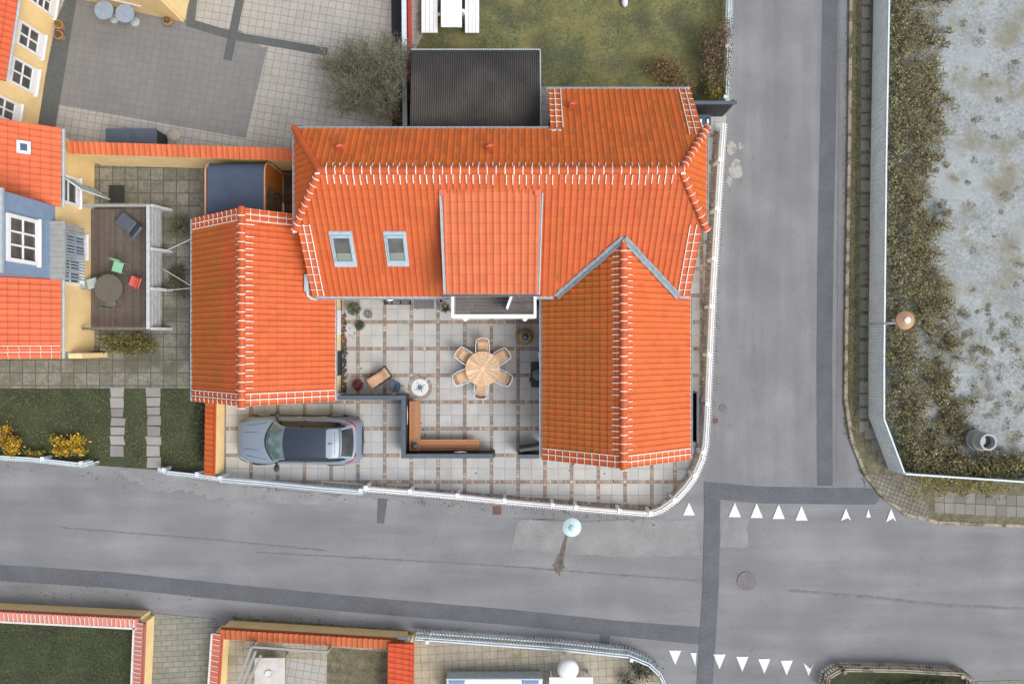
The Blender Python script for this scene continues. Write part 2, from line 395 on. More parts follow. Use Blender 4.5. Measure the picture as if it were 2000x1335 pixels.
def gutter(parent, a, b, r=.06, m='zinc'):
    r *= .85
    a = Vector(a); b = Vector(b); t = (b-a).normalized(); sd = t.cross(Vector((0, 0, 1))).normalized(); mb = MB()
    for rr in (r, r*.8):
        mb.grid([[p+(sd*math.cos(x)*rr+Vector((0, 0, 1))*math.sin(x)*rr) for x in [math.pi+math.pi*q/8 for q in range(9)]] for p in (a, b)])
    mb.tube([a+sd*r, b+sd*r], .009, 5); mb.tube([a-sd*r, b-sd*r], .009, 5)
    return mb.build('gutter', M[m], parent)

def window(parent, o, ang, wd, ht, nc=2, nr=2, m='white', name='window', fr=.07, depth=.06, sill=True, bot=0):
    """frame in a vertical wall: o = lower left corner seen from outside, ang = direction along the wall"""
    o = Vector(o); a = Vector((math.cos(ang), math.sin(ang), 0)); nrm = Vector((math.sin(ang), -math.cos(ang), 0)); mb = MB()
    def bar(s0, s1, z0, z1, d=depth):
        mb.extr([o+a*s0+Vector((0, 0, z0)), o+a*s1+Vector((0, 0, z0)), o+a*s1+Vector((0, 0, z1)), o+a*s0+Vector((0, 0, z1))], nrm*d)
    bar(0, wd, 0, fr+bot); bar(0, wd, ht-fr, ht); bar(0, fr, fr+bot, ht-fr); bar(wd-fr, wd, fr+bot, ht-fr)
    for k in range(1, nc): x = fr+(wd-2*fr)*k/nc; bar(x-.03, x+.03, fr+bot, ht-fr, depth*.85)
    for k in range(1, nr): z = fr+bot+(ht-2*fr-bot)*k/nr; bar(fr, wd-fr, z-.022, z+.022, depth*.75)
    w_ = mb.build(name, M[m], parent)
    p = MB(); p.extr([o+a*fr+Vector((0, 0, fr)), o+a*(wd-fr)+Vector((0, 0, fr)), o+a*(wd-fr)+Vector((0, 0, ht-fr)), o+a*fr+Vector((0, 0, ht-fr))], nrm*.02)
    p.build('pane', M['glass'], w_)
    if sill:
        s_ = MB(); s_.extr([o+a*-.05+Vector((0, 0, -.06)), o+a*(wd+.05)+Vector((0, 0, -.06)), o+a*(wd+.05)+Vector((0, 0, -.005)), o+a*-.05+Vector((0, 0, -.005))], nrm*.12)
        s_.build('sill', M[m], w_)
    return w_

def sheet(name, pts, z, m, px=True, kind='structure', thick=0):
    mb = MB(); P = [tuple(W(x, y)[:2]) for x, y in pts] if px else pts
    if thick: mb.prism(P, z-thick, z)
    else: mb.poly([(x, y, z) for x, y in ccw(P)])
    return tag(mb.build(name, M[m]), kind=kind)
def strip(pts, wd):        # polyline (px) -> polygon (px) of width wd px
    L = []; Rr = []
    for i, p in enumerate(pts):
        a = Vector(pts[max(i-1, 0)]); b = Vector(pts[min(i+1, len(pts)-1)]); t = (b-a).normalized(); n = Vector((-t.y, t.x))
        ww = wd[i] if isinstance(wd, (list, tuple)) else wd
        L.append(tuple(Vector(p)+n*ww/2)); Rr.append(tuple(Vector(p)-n*ww/2))
    return L+Rr[::-1]

def leaves(mb, c, rx, ry, rz, n, size, cols, rn, shell=.5, flat=.0, clumps=0):
    cl = []
    for _ in range(clumps):
        a = rn.uniform(0, 2*math.pi); q = math.sqrt(rn.random()); cl.append((math.cos(a)*q*.85, math.sin(a)*q*.85, rn.uniform(-.2, .7)))
    for _ in range(n):
        if cl:
            k = rn.choice(cl); x = k[0]+rn.gauss(0, .2); y = k[1]+rn.gauss(0, .2); z = k[2]+rn.gauss(0, .2)
            if x*x+y*y > 1.7: continue
        else:
            while True:
                x, y, z = (rn.uniform(-1, 1) for _ in range(3)); l = x*x+y*y+z*z
                if l <= 1 and l > shell*rn.random(): break
        p = Vector((c[0]+x*rx, c[1]+y*ry, max(c[2]+z*rz, .02)))
        d1 = Vector((rn.uniform(-1, 1), rn.uniform(-1, 1), rn.uniform(-1, 1)*(1-flat))).normalized()
        d2 = d1.cross(Vector((rn.uniform(-1, 1), rn.uniform(-1, 1), rn.uniform(.2, 1)))).normalized(); s = size*rn.uniform(.6, 1.3)
        cc = mulc(rn.choice(cols), rn.uniform(.75, 1.25))
        mb.poly([p-d1*s, p+d2*s*.45, p+d1*s, p-d2*s*.45], cc)

# ================================================================ SETTING
rnd = random.Random(11)
sheet('terrain', [(-400, -400), (400, -400), (400, 400), (-400, 400)], -.12, 'terrain', px=False)
sheet('road', [(-45, -32), (60, -32), (60, 40), (-45, 40)], 0, 'asphalt', px=False, thick=.1)
# repaired strips and worn areas in the asphalt
sheet('side_road', [(1380, -160), (1672, -160), (1672, 952), (1376, 952)], .003, 'asphalt_side')
def patch(pts, z=.004, m='patch', name='road_patch'): return sheet(name, pts, z+.004, m)
def wob(pts, amp=3, step=9, seed=1):
    rr = random.Random(seed); out = []
    for i in range(len(pts)):
        a, b = Vector(pts[i]), Vector(pts[(i+1) % len(pts)]); n = max(1, int((b-a).length/step))
        for k in range(n): p = a+(b-a)*k/n; out.append((p.x+rr.gauss(0, amp*.5), p.y+rr.gauss(0, amp*.5)))
    return out
patch(strip([(1624, -120), (1617, 250), (1612, 500), (1610, 700), (1611, 948)], 31))
patch([(1375, 940), (1480, 950), (1700, 953), (1716, 960), (1717, 975), (1708, 985), (1480, 982), (1410, 975), (1375, 975)], .008)
patch(strip([(1392, 950), (1388, 1150), (1376, 1340), (1366, 1500)], 31), .012)
patch(strip([(-150, 1108), (0, 1118), (220, 1132), (450, 1156), (700, 1180), (1000, 1205), (1200, 1226), (1382, 1242)], [30, 31, 31, 31, 31, 30, 30, 34]))
patch([(738, 972), (757, 974), (750, 1022), (736, 1021)])
patch([(1172, 1232), (1192, 1234), (1190, 1258), (1171, 1256)], .008)
patch(wob([(1010, 1014), (1100, 1018), (1362, 1014), (1366, 1085), (1220, 1087), (1120, 1080), (1000, 1070)]), .004, 'light_asphalt', 'worn_road_patch')
patch(wob([(1410, 1008), (1462, 1012), (1458, 1068), (1406, 1066)], 4), .004, 'light_asphalt', 'worn_road_patch')
patch(wob([(250, 905), (430, 945), (600, 962), (730, 972), (700, 985), (500, 980), (300, 955), (230, 925)], 6), .004, 'light_asphalt', 'worn_road_patch')
def blob(cx, cy, r, seed, k=26, jag=.35):
    rr = random.Random(seed); q = [rr.uniform(1-jag, 1+jag) for _ in range(k)]
    return [(cx+r*q[i]*math.cos(2*math.pi*i/k), cy+r*q[i]*math.sin(2*math.pi*i/k)*1.5) for i in range(k)]
for i, (x, y, r) in enumerate(((1428, 290, 9), (1437, 330, 13), (1447, 285, 5), (1424, 355, 6))):
    patch(wob(blob(x, y, r, i, 14, .22), 1.6, 2.5, i), .006+i*.002, 'stain', 'dried_spill_stain')
patch(blob(1091, 1103, 11, 8), .009, 'darkstain', 'road_stain'); patch(strip([(1106, 1045), (1100, 1070), (1094, 1098)], [5, 9, 12]), .010, 'darkstain', 'road_stain')
for k, (pl, w_) in enumerate((([(500, 1078), (760, 1092), (1000, 1106), (1180, 1120), (1372, 1134)], 2.5), ([(1540, 1152), (1700, 1166), (1850, 1182), (2100, 1192)], 5), ([(1000, 1012), (1150, 1017), (1300, 1009)], 1.2), ([(1640, -20), (1637, 400), (1634, 940)], 1.6), ([(120, 1030), (400, 1052), (640, 1075)], 2))):
    patch(wob(strip(pl, w_), .9, 8, k), .0045+k*.0005, 'seam', 'road_seam')
# give-way triangles
def tri(cx, cy, w_, h_, up, notch=0):
    s_ = -1 if up else 1; y0 = cy-s_*h_/2; y1 = cy+s_*h_/2
    base = [(cx-w_/2, y0), (cx, y1), (cx+w_/2, y0)]
    if notch: base.append((cx+w_*.18, y0+s_*h_*notch))
    return base
for cx, cy, w_, h_, nt_ in ((1345.5, 993, 23, 25, 0), (1434.8, 994.5, 24, 29, 0), (1477.5, 996, 24, 29, 0), (1520.5, 998, 24, 29, 0), (1565, 1001, 24, 29, 0), (1651.8, 1004, 20, 24, .22), (1695.5, 1001, 9, 17, 0), (1740, 1005.7, 21, 27, .3)):
    sheet('give_way_marking', tri(cx, cy, w_, h_, True, nt_), .020, 'paint')
for cx, cy, w_, h_, nt_ in ((1318.5, 1283, 24, 28, 0), (1405, 1291, 24, 29, 0), (1449.5, 1295.5, 24, 29, 0), (1492.5, 1299.7, 24, 29, 0), (1536, 1303, 24, 29, 0), (1579, 1306, 20, 26, .45)):
    sheet('give_way_marking', tri(cx, cy, w_, h_, False, nt_), .020, 'paint')
sheet('give_way_marking', [(1348, 1273), (1360, 1274), (1358, 1299)], .022, 'paint')

# plaza top left
sheet('plaza_paving', [(-200, -200), (770, -200), (790, 240), (790, 330), (120, 330), (-200, 330)], .02, 'plaza', thick=.02)
sheet('dark_plaza_paving', [(155, -60), (560, -60), (480, 270), (108, 204)], .024, 'plaza_dark')
sheet('light_plaza_paving', [(385, -80), (900, -80), (800, 120), (519, 92), (512, 93), (470, 60), (376, 48)], .028, 'plaza')
sheet('plaza_band', strip([(366, 44), (456, 71), (560, 88), (640, 102)], 16), .032, 'plaza_band')
sheet('plaza_band', strip([(477, -40), (461, 40), (445, 118)], 17), .036, 'plaza_band')
sheet('plaza_band', strip([(382, -40), (372, 52)], 17), .040, 'plaza_band')
sheet('plaza_border', [(112, 40), (152, -60), (160, -60), (108, 256), (72, 256), (80, 200)], .044, 'plaza_band')
# lawn behind the house and the red soil border
sheet('lawn', [(800, -150), (1428, -150), (1424, 205), (1345, 260), (800, 260)], .016, 'lawn', thick=.016)
# neighbour's yard and garden to the left
sheet('side_yard_paving', [(-150, 320), (410, 320), (410, 760), (-150, 760)], .024, 'yard', thick=.02)
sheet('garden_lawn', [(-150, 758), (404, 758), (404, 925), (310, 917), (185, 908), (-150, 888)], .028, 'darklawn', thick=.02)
M['rough'] = mat_tiles('step_slabs', (.29, .28, .265), (.25, .245, .23), (.13, .13, .09), 3., .42, 0, (0, 0), .02, var=.12)
mb = MB(); rr = random.Random(12)
for x0_, y1_ in ((230, 886), (301, 902)):
    y = 757
    while y < y1_:
        hh = rr.uniform(17, 23); q = [(x0_-13+rr.gauss(0, 1.5), y+rr.gauss(0, .7)), (x0_+13+rr.gauss(0, 1.5), y+rr.gauss(0, .7)), (x0_+13+rr.gauss(0, 1.5), y+hh-2), (x0_-13+rr.gauss(0, 1.5), y+hh-2)]
        mb.prism([tuple(W(*k)[:2]) for k in q], .02, .036, mulc((.27, .26, .25), rr.uniform(.75, 1.12))); y += hh
tag(mb.build('stepping_stone_path', M['stone']), kind='structure')
# south side of the street
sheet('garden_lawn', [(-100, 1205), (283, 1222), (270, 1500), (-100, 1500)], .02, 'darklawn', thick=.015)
sheet('drive_paving', [(303, 1197), (425, 1208), (405, 1500), (280, 1500)], .02, 'drive', thick=.015)
sheet('garden_paving', [(430, 1225), (800, 1250), (1240, 1278), (1300, 1330), (1310, 1500), (410, 1500)], .02, 'beige', thick=.015)
sheet('verge_strip', strip([(455, 1207), (800, 1236), (1100, 1262), (1240, 1268)], [6, 10, 8, 6]), .006, 'walk')
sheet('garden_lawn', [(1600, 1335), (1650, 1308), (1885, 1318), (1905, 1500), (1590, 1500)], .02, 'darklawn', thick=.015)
sheet('drive_paving', [(1905, 1330), (2150, 1322), (2150, 1500), (1905, 1500)], .02, 'drive', thick=.015)
# raised lot and pavement to the right
KERB = [(1661, -150), (1660, 0), (1657, 300), (1652, 600), (1650, 780), (1662, 860), (1688, 925), (1722, 968), (1768, 1003), (1830, 1019), (2000, 1026), (2150, 1028)]
KW = [tuple(W(x, y)[:2]) for x, y in KERB]
mb = MB(); mb.prism(KW+[(30, -7.2), (30, 16)], -.05, .08); tag(mb.build('pavement', M['walk']), kind='structure')
mb = MB()
for a, b in zip(KERB, KERB[1:]):
    A, B = W(*a), W(*b); L = (B-A).length; n = max(1, round(L/.9)); t = (B-A)/n
    for k in range(n):
        p, q = A+t*(k+.01), A+t*(k+.99); mb.bar((p.x, p.y, .025), (q.x, q.y, .025), .13, .15)
tag(mb.build('kerb', M['kerb'], bevel=.01), kind='structure')
FB = [(1707, -150), (1706, 0), (1700, 330), (1696, 700), (1696, 812), (1735, 916), (2150, 944)]        # foot of the pale fence
sheet('gravel_lot', [(x+4, y-3) for x, y in FB]+[(2150, -150)], .086, 'lot')
sheet('setts_pavement', [(1692, 925), (1790, 930), (1812, 1012), (1770, 1001), (1725, 966)], .084, 'cobwalk')
mb = MB(); rr = random.Random(4)
for y in range(-140, 830, 0+26):                  # slabs in the strip between kerb and fence
    x0 = 1681 - y*.006; g = rr.uniform(.85, 1.1)
    p = W(x0, y); q = W(x0+17+rr.uniform(-2, 1), y+21+rr.uniform(-2, 1))
    mb.box(p.x, q.x, q.y, p.y, .08, .088+rr.uniform(0, .008), mulc((.21, .20, .18), g))
for k in range(5):
    c = W(1698+k*13, 846+k*22); mb.box(c.x-.22, c.x+.22, c.y-.2, c.y+.2, .08, .09, mulc((.17, .165, .14), rr.uniform(.85, 1.1)))
for k in range(12):
    for j in range(2):
        c = W(1832+k*20, 968+j*22+k*1.0); mb.box(c.x-.19, c.x+.19, c.y-.2, c.y+.2, .08, .09, mulc((.19, .18, .165), rr.uniform(.8, 1.1)))
tag(mb.build('pavement_slabs', M['stone']), kind='structure')

# courtyard and forecourt: slabs in a net of setts
PLOT = [(441, 790), (441, 936), (712, 962), (1000, 984), (1276, 1010), (1300, 1000), (1330, 975), (1358, 942), (1376, 895), (1381, 850), (1390, 690), (1398, 540), (1406, 400), (1416, 225), (1340, 225), (1100, 400), (560, 400), (560, 790)]
PC = [(441, 400), (441, 934), (1276, 1010), (1300, 1000), (1330, 975), (1358, 942), (1376, 895), (1384, 800), (1418, 225), (1340, 225)]
PCW = ccw([tuple(W(x, y)[:2]) for x, y in PC])
sheet('courtyard_bed', [(400, 570), (441, 570), (441, 936), (712, 962), (1276, 1012), (1330, 980), (1372, 905), (1386, 800), (1418, 225), (1340, 225), (1300, 570)], .022, 'joint', thick=.02)
slab = MB(); sett = MB(); rr = random.Random(7)
SC = [(.52, .34, .27), (.34, .22, .17), (.28, .25, .22), (.40, .32, .24), (.26, .20, .18), (.36, .27, .22), (.55, .48, .38), (.22, .2, .19)]
SC = [mixc(mulc(c, .92), (.32, .28, .25), .35) for c in SC]
per = 52.1/50; bw = .125
def put(mbb, x0, x1, y0, y1, z, col, g=.008, jit=0, cv=None):
    q = [(x0+g, y0+g), (x1-g, y0+g), (x1-g, y1-g), (x0+g, y1-g)]
    if jit: q = [(a+rr.uniform(-jit, jit), b+rr.uniform(-jit, jit)) for a, b in q]
    q = clip(q, cv or PCW)
    if len(q) > 2: mbb.poly([(a, b, z) for a, b in q], col)
def field(gx, xa, xb, gy, ya, yb, x_last=False):
    """gx, gy: positions of band centres; slabs between, setts on the bands"""
    for i in range(len(gx)):
        for j in range(len(gy)-1):          # vertical band pieces
            n = 9; y0, y1 = gy[j]+bw/2, gy[j+1]-bw/2
            for k in range(n):
                a = y0+(y1-y0)*k/n; b = y0+(y1-y0)*(k+1)/n
                put(sett, gx[i]-bw/2, gx[i]+bw/2, a, b, .036+rr.uniform(0, .004), mulc(rr.choice(SC), rr.uniform(.8, 1.15)), .007, .004)
    for j in range(len(gy)):
        for i in range(len(gx)-1):
            n = 9; x0, x1 = gx[i]+bw/2, gx[i+1]-bw/2
            for k in range(n):
                a = x0+(x1-x0)*k/n; b = x0+(x1-x0)*(k+1)/n
                put(sett, a, b, gy[j]-bw/2, gy[j]+bw/2, .036+rr.uniform(0, .004), mulc(rr.choice(SC), rr.uniform(.8, 1.15)), .007, .004)
        for i in range(len(gx)):
            put(sett, gx[i]-bw/2, gx[i]+bw/2, gy[j]-bw/2, gy[j]+bw/2, .0365+rr.uniform(0, .003), mulc(rr.choice(SC), rr.uniform(.8, 1.15)), .007, .004)
    for i in range(len(gx)-1):
        for j in range(len(gy)-1):
            nx = max(1, round((gx[i+1]-gx[i]-bw)/.46)); ny = 2
            for a in range(nx):
                for b in range(ny):
                    x0 = gx[i]+bw/2+(gx[i+1]-gx[i]-bw)*a/nx; x1 = gx[i]+bw/2+(gx[i+1]-gx[i]-bw)*(a+1)/nx
                    y0 = gy[j]+bw/2+(gy[j+1]-gy[j]-bw)*b/ny; y1 = gy[j]+bw/2+(gy[j+1]-gy[j]-bw)*(b+1)/ny
                    g = rr.uniform(.92, 1.05); cc = mulc((.425, .422, .41), g); cc = mixc(cc, mulc((.42, .43, .435), g), rr.random())
                    put(slab, x0, x1, y0, y1, .040, cc, .005)
gx = [(699.4-1000+52.1*k)/50 for k in range(-6, 12)]; gy = sorted([-(628.6-667.5+51.9*k)/50 for k in range(-9, 8)])
mains = [x for x in gx if x < 5.6]
field(mains, 0, 0, gy, 0, 0)
field([mains[-1], (1317.6-1000)/50, (1369.5-1000)/50, (1421-1000)/50], 0, 0, gy, 0, 0)
tag(slab.build('courtyard_slabs', M['stone']), kind='structure'); tag(sett.build('courtyard_setts', M['sett']), kind='structure')
# curved border of setts along the fence
mb = MB(); bl = [(712, 964), (1000, 989), (1180, 1003), (1272, 1007), (1300, 998), (1330, 972), (1357, 938), (1373, 893), (1378, 850), (1386, 690), (1394, 540), (1402, 400), (1411, 260)]
for a, b in zip(bl, bl[1:]):
    A, B = W(a[0], a[1]-15), W(b[0], b[1]-15)
    if a[0] >= 1272: A, B = W(a[0]-11, a[1]-(9 if a[1] > 880 else 3)), W(b[0]-11, b[1]-(9 if b[1] > 880 else 3))
    L = (B-A).length; n = max(1, round(L/.11)); t = (B-A)/n; nn = Vector((-t.y, t.x, 0)).normalized()
    for k in range(n):
        for j in (-1, 0, 1):
            p = A+t*(k+.06); q = A+t*(k+.94); o1, o2 = nn*(j*.095-.043), nn*(j*.095+.043)
            mb.poly([(v.x, v.y, .046) for v in (p+o1, q+o1, q+o2, p+o2)], mulc(rr.choice(SC), rr.uniform(.55, 1.0)))
tag(mb.build('sett_border', M['sett']), kind='structure')
# beige dressed strip and pale setts by the drive gate, gritty patch in the east passage
def patchsetts(name, x0, y0, nx, ny, s, col, z=.050, rot=0, jit=.006):
    mb = MB(); o = W(x0, y0); ca, sa = math.cos(rot), math.sin(rot)
    for i in range(nx):
        for j in range(ny):
            q = [((i+a)*s, -(j+b)*s) for a, b in ((.07, .07), (.93, .07), (.93, .93), (.07, .93))]
            q = [(o.x+a*ca-b*sa+rr.uniform(-jit, jit), o.y+a*sa+b*ca+rr.uniform(-jit, jit)) for a, b in q]
            mb.poly([(a, b, z+rr.uniform(0, .004)) for a, b in ccw(q)], mulc(col, rr.uniform(.75, 1.2)))
    bd = [(-.05, .05), (nx*s+.05, .05), (nx*s+.05, -ny*s-.05), (-.05, -ny*s-.05)]
    mb.poly([(o.x+a*ca-b*sa, o.y+a*sa+b*ca, z-.005) for a, b in ccw(bd)], (.50, .48, .44))
    return tag(mb.build(name, M['sett']), kind='structure')
patchsetts('loose_setts', 1380, 338, 4, 9, .125, (.26, .23, .21))
patchsetts('loose_setts', 632, 940, 13, 3, .115, (.33, .29, .26), rot=R(-4.5))

# compass rose laid in the paving
C0 = W(820.5, 756); mb = MB()
for ring, (ra, rb, n) in enumerate(((.345, .455, 26),)):
    for k in range(n):
        a0, a1 = 2*math.pi*(k+.07)/n, 2*math.pi*(k+.93)/n
        mb.poly([(C0.x+r_*math.cos(a), C0.y+r_*math.sin(a), .052) for r_, a in ((ra, a0), (rb, a0), (rb, a1), (ra, a1))], mulc(rr.choice(SC), rr.uniform(.8, 1.3)))
mb.add([(C0.x+.47*math.cos(2*math.pi*k/32), C0.y+.47*math.sin(2*math.pi*k/32), .045) for k in range(32)], [list(range(32))], (.16, .14, .12))
ro = thing('compass_rose', 'round pale stone compass rose inlaid in the courtyard paving, ringed with setts', 'compass rose', (C0.x, C0.y, .04))
mb.build('sett_ring', M['sett'], ro)
mb = MB(); mb.lathe([(.335, .045), (.335, .058), (.33, .06)], C0.x, C0.y, n=40); mb.build('stone_disc', M['marble'], ro)
mb = MB()
for k in range(8):
    a = R(28)+k*math.pi/4; l = .27 if k % 2 == 0 else .19; w_ = .028
    t_, s_ = Vector((math.cos(a), math.sin(a), 0)), Vector((-math.sin(a), math.cos(a), 0)); c = Vector((C0.x, C0.y, .063))
    mb.poly([c, c+t_*l*.3+s_*w_, c+t_*l, c+t_*l*.3-s_*w_])
mb.build('star', M['inlay'], ro)

# ================================================================ THE MAIN HOUSE
house = thing('courtyard_house', 'large orange tiled house with half hipped ends, white balcony dormer and gabled east wing', 'house', (-.4, 4.2, 0))
XL, XR = -6.98, 6.20; YR, ZR = 5.29, 5.59
def cslope(pts, e0, e1, tw=.206, ch=.31): return Slope(pts, e0, e1, tw, ch)
def hit(sl, px, py):
    d = Vector(((px-1000)/F, -(py-667.5)/F, -1)); o = Vector((0, 0, H)); t = (sl.o-o).dot(sl.n)/d.dot(sl.n); p = o+d*t
    return (p-sl.o).dot(sl.u), (p-sl.o).dot(sl.v)
sS = Slope([(XR, 1.605, 2.77), (XL, 1.605, 2.77), (XL, 3.774, 4.43), (-5.93, YR, ZR), (5.22, YR, ZR), (XR, 3.774, 4.43)], (XL, 1.605, 2.77), (XR, 1.605, 2.77))
kN = (ZR-4.43)/(6.92-YR); zN = 4.43-1.75*kN
sN = Slope([(-7.04, 6.92, 4.43), (-5.93, YR, ZR), (5.22, YR, ZR), (6.28, 6.92, 4.43)], (1.25, 6.92, 4.43), (6.2, 6.92, 4.43))
sX = Slope([(1.25, 8.67, zN), (6.12, 8.67, zN), (6.20, 6.925, 4.43), (1.25, 6.925, 4.43)], (1.25, 6.92, 4.43), (6.2, 6.92, 4.43))
sW = Slope([(-7.06, 3.70, 4.41), (-7.06, 6.95, 4.41), (-5.93, YR, ZR)], (-7.06, 3.70, 4.41), (-7.06, 6.95, 4.41))
sE = Slope([(6.31, 3.70, 4.42), (6.31, 6.95, 4.42), (5.22, YR, ZR)], (6.31, 6.95, 4.42), (6.31, 3.70, 4.42))
def band(lo, hi, k, p=.8):
    return lambda u, v, rn: (k*rn.uniform(.6, 1.1) if lo < v < hi and rn.random() < p else 0)
sS.tiles('roof_slope', house, ORANGE, moss=lambda u, v, rn: (.25 if (3.9 < u < 4.85 or 8.15 < u < 8.6) and v < 3.4 and rn.random() < .7 else 0), dirt=.006)  # moss tint beside the dormer paints its side shade into the tiles
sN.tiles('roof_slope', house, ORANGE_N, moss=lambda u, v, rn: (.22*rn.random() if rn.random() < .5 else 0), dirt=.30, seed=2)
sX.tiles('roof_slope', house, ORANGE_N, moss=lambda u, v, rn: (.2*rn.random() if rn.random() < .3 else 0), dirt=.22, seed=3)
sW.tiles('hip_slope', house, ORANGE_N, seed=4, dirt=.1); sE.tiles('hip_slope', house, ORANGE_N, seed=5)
ridge((-6.00, YR, ZR+.03), (5.28, YR, ZR+.03), house, mb_m=1, step=.275, r=.125, rj=.021, extra=[('tube', ([(x+dx, YR-.11, ZR+.10), (x-dx, YR-.12, ZR+.11)], .03)) for x, dx in ((-5.98, .07), (5.26, .07))])
for a, b in (((-5.95, YR+.02, ZR+.02), (-7.10, 6.98, 4.42)), ((-5.95, YR-.02, ZR+.02), (-7.08, 3.66, 4.42)),
                 ((5.24, YR+.02, ZR+.02), (6.36, 6.98, 4.42)), ((5.24, YR-.02, ZR+.02), (6.35, 3.66, 4.42))):
    sg_ = -1 if a[0] < 0 else 1; ex = [('tube', ([(a[0]+.02+sg_*.12, YR-.14, ZR-.02), (b[0]+(.10 if sg_ < 0 else -.18), 3.92, 4.50)], .012))] if b[1] < 5 else []
    ridge(a, b, house, name='hip_tiles', mb_m=0 if (a[0] < 0 and b[1] > 5) else 1, step=.27, r=.115, rj=.014 if b[1] > 5 else .018, extra=ex)
topv = max(p[1] for p in sS.uv); sS.fan(topv-.10, .34, 1.15, 12.15, r=.021)
tv = max(p[1] for p in sN.uv); sN.fan(tv-.12, .20, min(p[0] for p in sN.uv)+1.25, max(p[0] for p in sN.uv)-1.1, r=.017, seed=9)
L0 = 2.731
sS.verge(0, 1, 0, L0+.12); sS.verge((XR-XL), -1, 0, L0+.1)
vx0 = min(p[1] for p in sX.uv); sX.verge(0, 1, vx0, -.02); sX.verge(4.9, -1, vx0, .35, rc=.009)

# dormer
D = lambda px, z: (px-1000)*(H-z)/F
sD = Slope([(-2.17, 1.60, 4.07), (.84, 1.60, 4.07), (.90, 4.80, 5.20), (-2.20, 4.80, 5.20)], (-2.17, 1.60, 4.07), (.84, 1.60, 4.07), .225, .335)
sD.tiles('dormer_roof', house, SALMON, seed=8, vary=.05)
for x in (-2.06, .74):
    mb = MB(); mb.extr([(x-.04, 1.9, 2.9), (x-.04, 1.9, 4.08), (x-.04, 4.75, 5.1), (x-.04, 4.4, 4.9)], (.08, 0, 0)); mb.build('dormer_cheek', M['zinc'], house)
mb = MB(); mb.box(-2.02, .70, 1.9, 1.98, 2.5, 4.05); mb.build('dormer_front', M['white'], house)
for a, b in (((-2.24, 1.60, 4.08), (-2.27, 4.62, 5.14)), ((.90, 1.60, 4.08), (.965, 4.70, 5.17))):
    mb = MB(); mb.bar(a, b, .035, .10); mb.bar(Vector(a)+Vector((.05 if a[0] < 0 else -.05, 0, -.02)), Vector(b)+Vector((.05 if a[0] < 0 else -.05, 0, -.02)), .05, .03)
    mb.build('verge_flashing', M['zinc'], house)
for u in (-.03, 2.98): mb = MB(); mb.box(-2.17+u-.09, -2.17+u+.11, 4.60, 4.78, 5.08, 5.24, (.58, .17, .10)); mb.build('flashing_patch', M['col'], house)
gutter(house, (-2.28, 1.56, 4.04), (.93, 1.56, 4.04), .055)
mb = MB(); mb.bar((-2.30, 1.53, 4.05), (.95, 1.53, 4.05), .03, .06); mb.build('gutter_edge', M['black'], house)

# balcony
bal = MB(); x0, x1, y0, y1 = D(884, 3.5), D(1045, 3.5), .87, 1.85
zt = 3.50
bal.bar((x0+.04, y0, zt), (x1-.04, y0, zt), .13, .05); bal.bar((x0, y0-.06, zt), (x0, y1, zt), .09, .05); bal.bar((x1, y0-.06, zt), (x1, y1, zt), .09, .05)
for x in (x0, x1):
    for y in (y0, y1-.06): bal.box(x-.04, x+.04, y-.04, y+.04, 2.45, zt)
for z in (2.62, 2.95, 3.28):
    bal.bar((x0, y0, z), (x1, y0, z), .03, .04); bal.bar((x1, y0, z), (x1, y1, z), .03, .04)
b_ = bal.build('balcony_railing', M['white'], house, bevel=.006)
mb = MB()
for k in range(9): mb.box(x0-.012, x0+.012, y0+.08+k*.10, y0+.13+k*.10, 2.5, 3.46)
mb.build('railing_slats', M['white'], b_)
mb = MB(); rr = random.Random(3)
for k in range(8):
    yy = y0-.02+k*.122; xs = [x0, x0+.9+rr.uniform(-.5, .9), x1]
    for a, b in zip(xs, xs[1:]): mb.box(a+.006, b-.006, yy, yy+.114, 2.47, 2.50+rr.uniform(0, .004), mulc((.15, .135, .135), rr.uniform(.75, 1.25)))
mb.build('balcony_floor', M['deck'], house)
mb = MB(); mb.box(x0-.03, x1+.03, y0-.04, y0+.02, 2.28, 2.46); mb.box(x0-.03, x0+.02, y0+.02, y1, 2.28, 2.46); mb.box(x1-.02, x1+.03, y0+.02, y1, 2.28, 2.46)
mb.build('balcony_beam', M['white'], house)
for px in (908, 1025):
    c = W(px, 624, 2.3); mb = MB(); mb.tube([(c.x, y0+.02, 0.04), (c.x, y0+.02, 2.28)], .05, 10); mb.lathe([(.09, 0), (.10, .05), (.06, .09)], c.x, y0-.03, 2.12, n=14)
    mb.build('balcony_post', M['white'], house, smooth='a')
# open balcony door leaf
mb = MB(); a = Vector((.06, 1.86, 3.50)); b = Vector((-.20, 1.13, 3.50))
t = (b-a).normalized(); n_ = Vector((-t.y, t.x, 0))
def leafbar(s0, s1, z0, z1, th=.06): mb.extr([a+t*s0+Vector((0, 0, z0-3.50)), a+t*s1+Vector((0, 0, z0-3.50)), a+t*s1+Vector((0, 0, z1-3.50)), a+t*s0+Vector((0, 0, z1-3.50))], n_*th)
LL = (b-a).length
for q in ((0, .09, 2.52, 3.98), (LL-.09, LL, 2.52, 3.98), (.09, LL-.09, 2.52, 2.64), (.09, LL-.09, 3.88, 3.98)): leafbar(*q)
dl = mb.build('balcony_door', M['white'], house); mb = MB(); leafbar(.09, LL-.09, 2.64, 3.88, .02); mb.build('pane', M['glass'], dl)
window(house, (-1.8, 1.9, 2.55), 0, 1.5, 1.4, 3, 2)

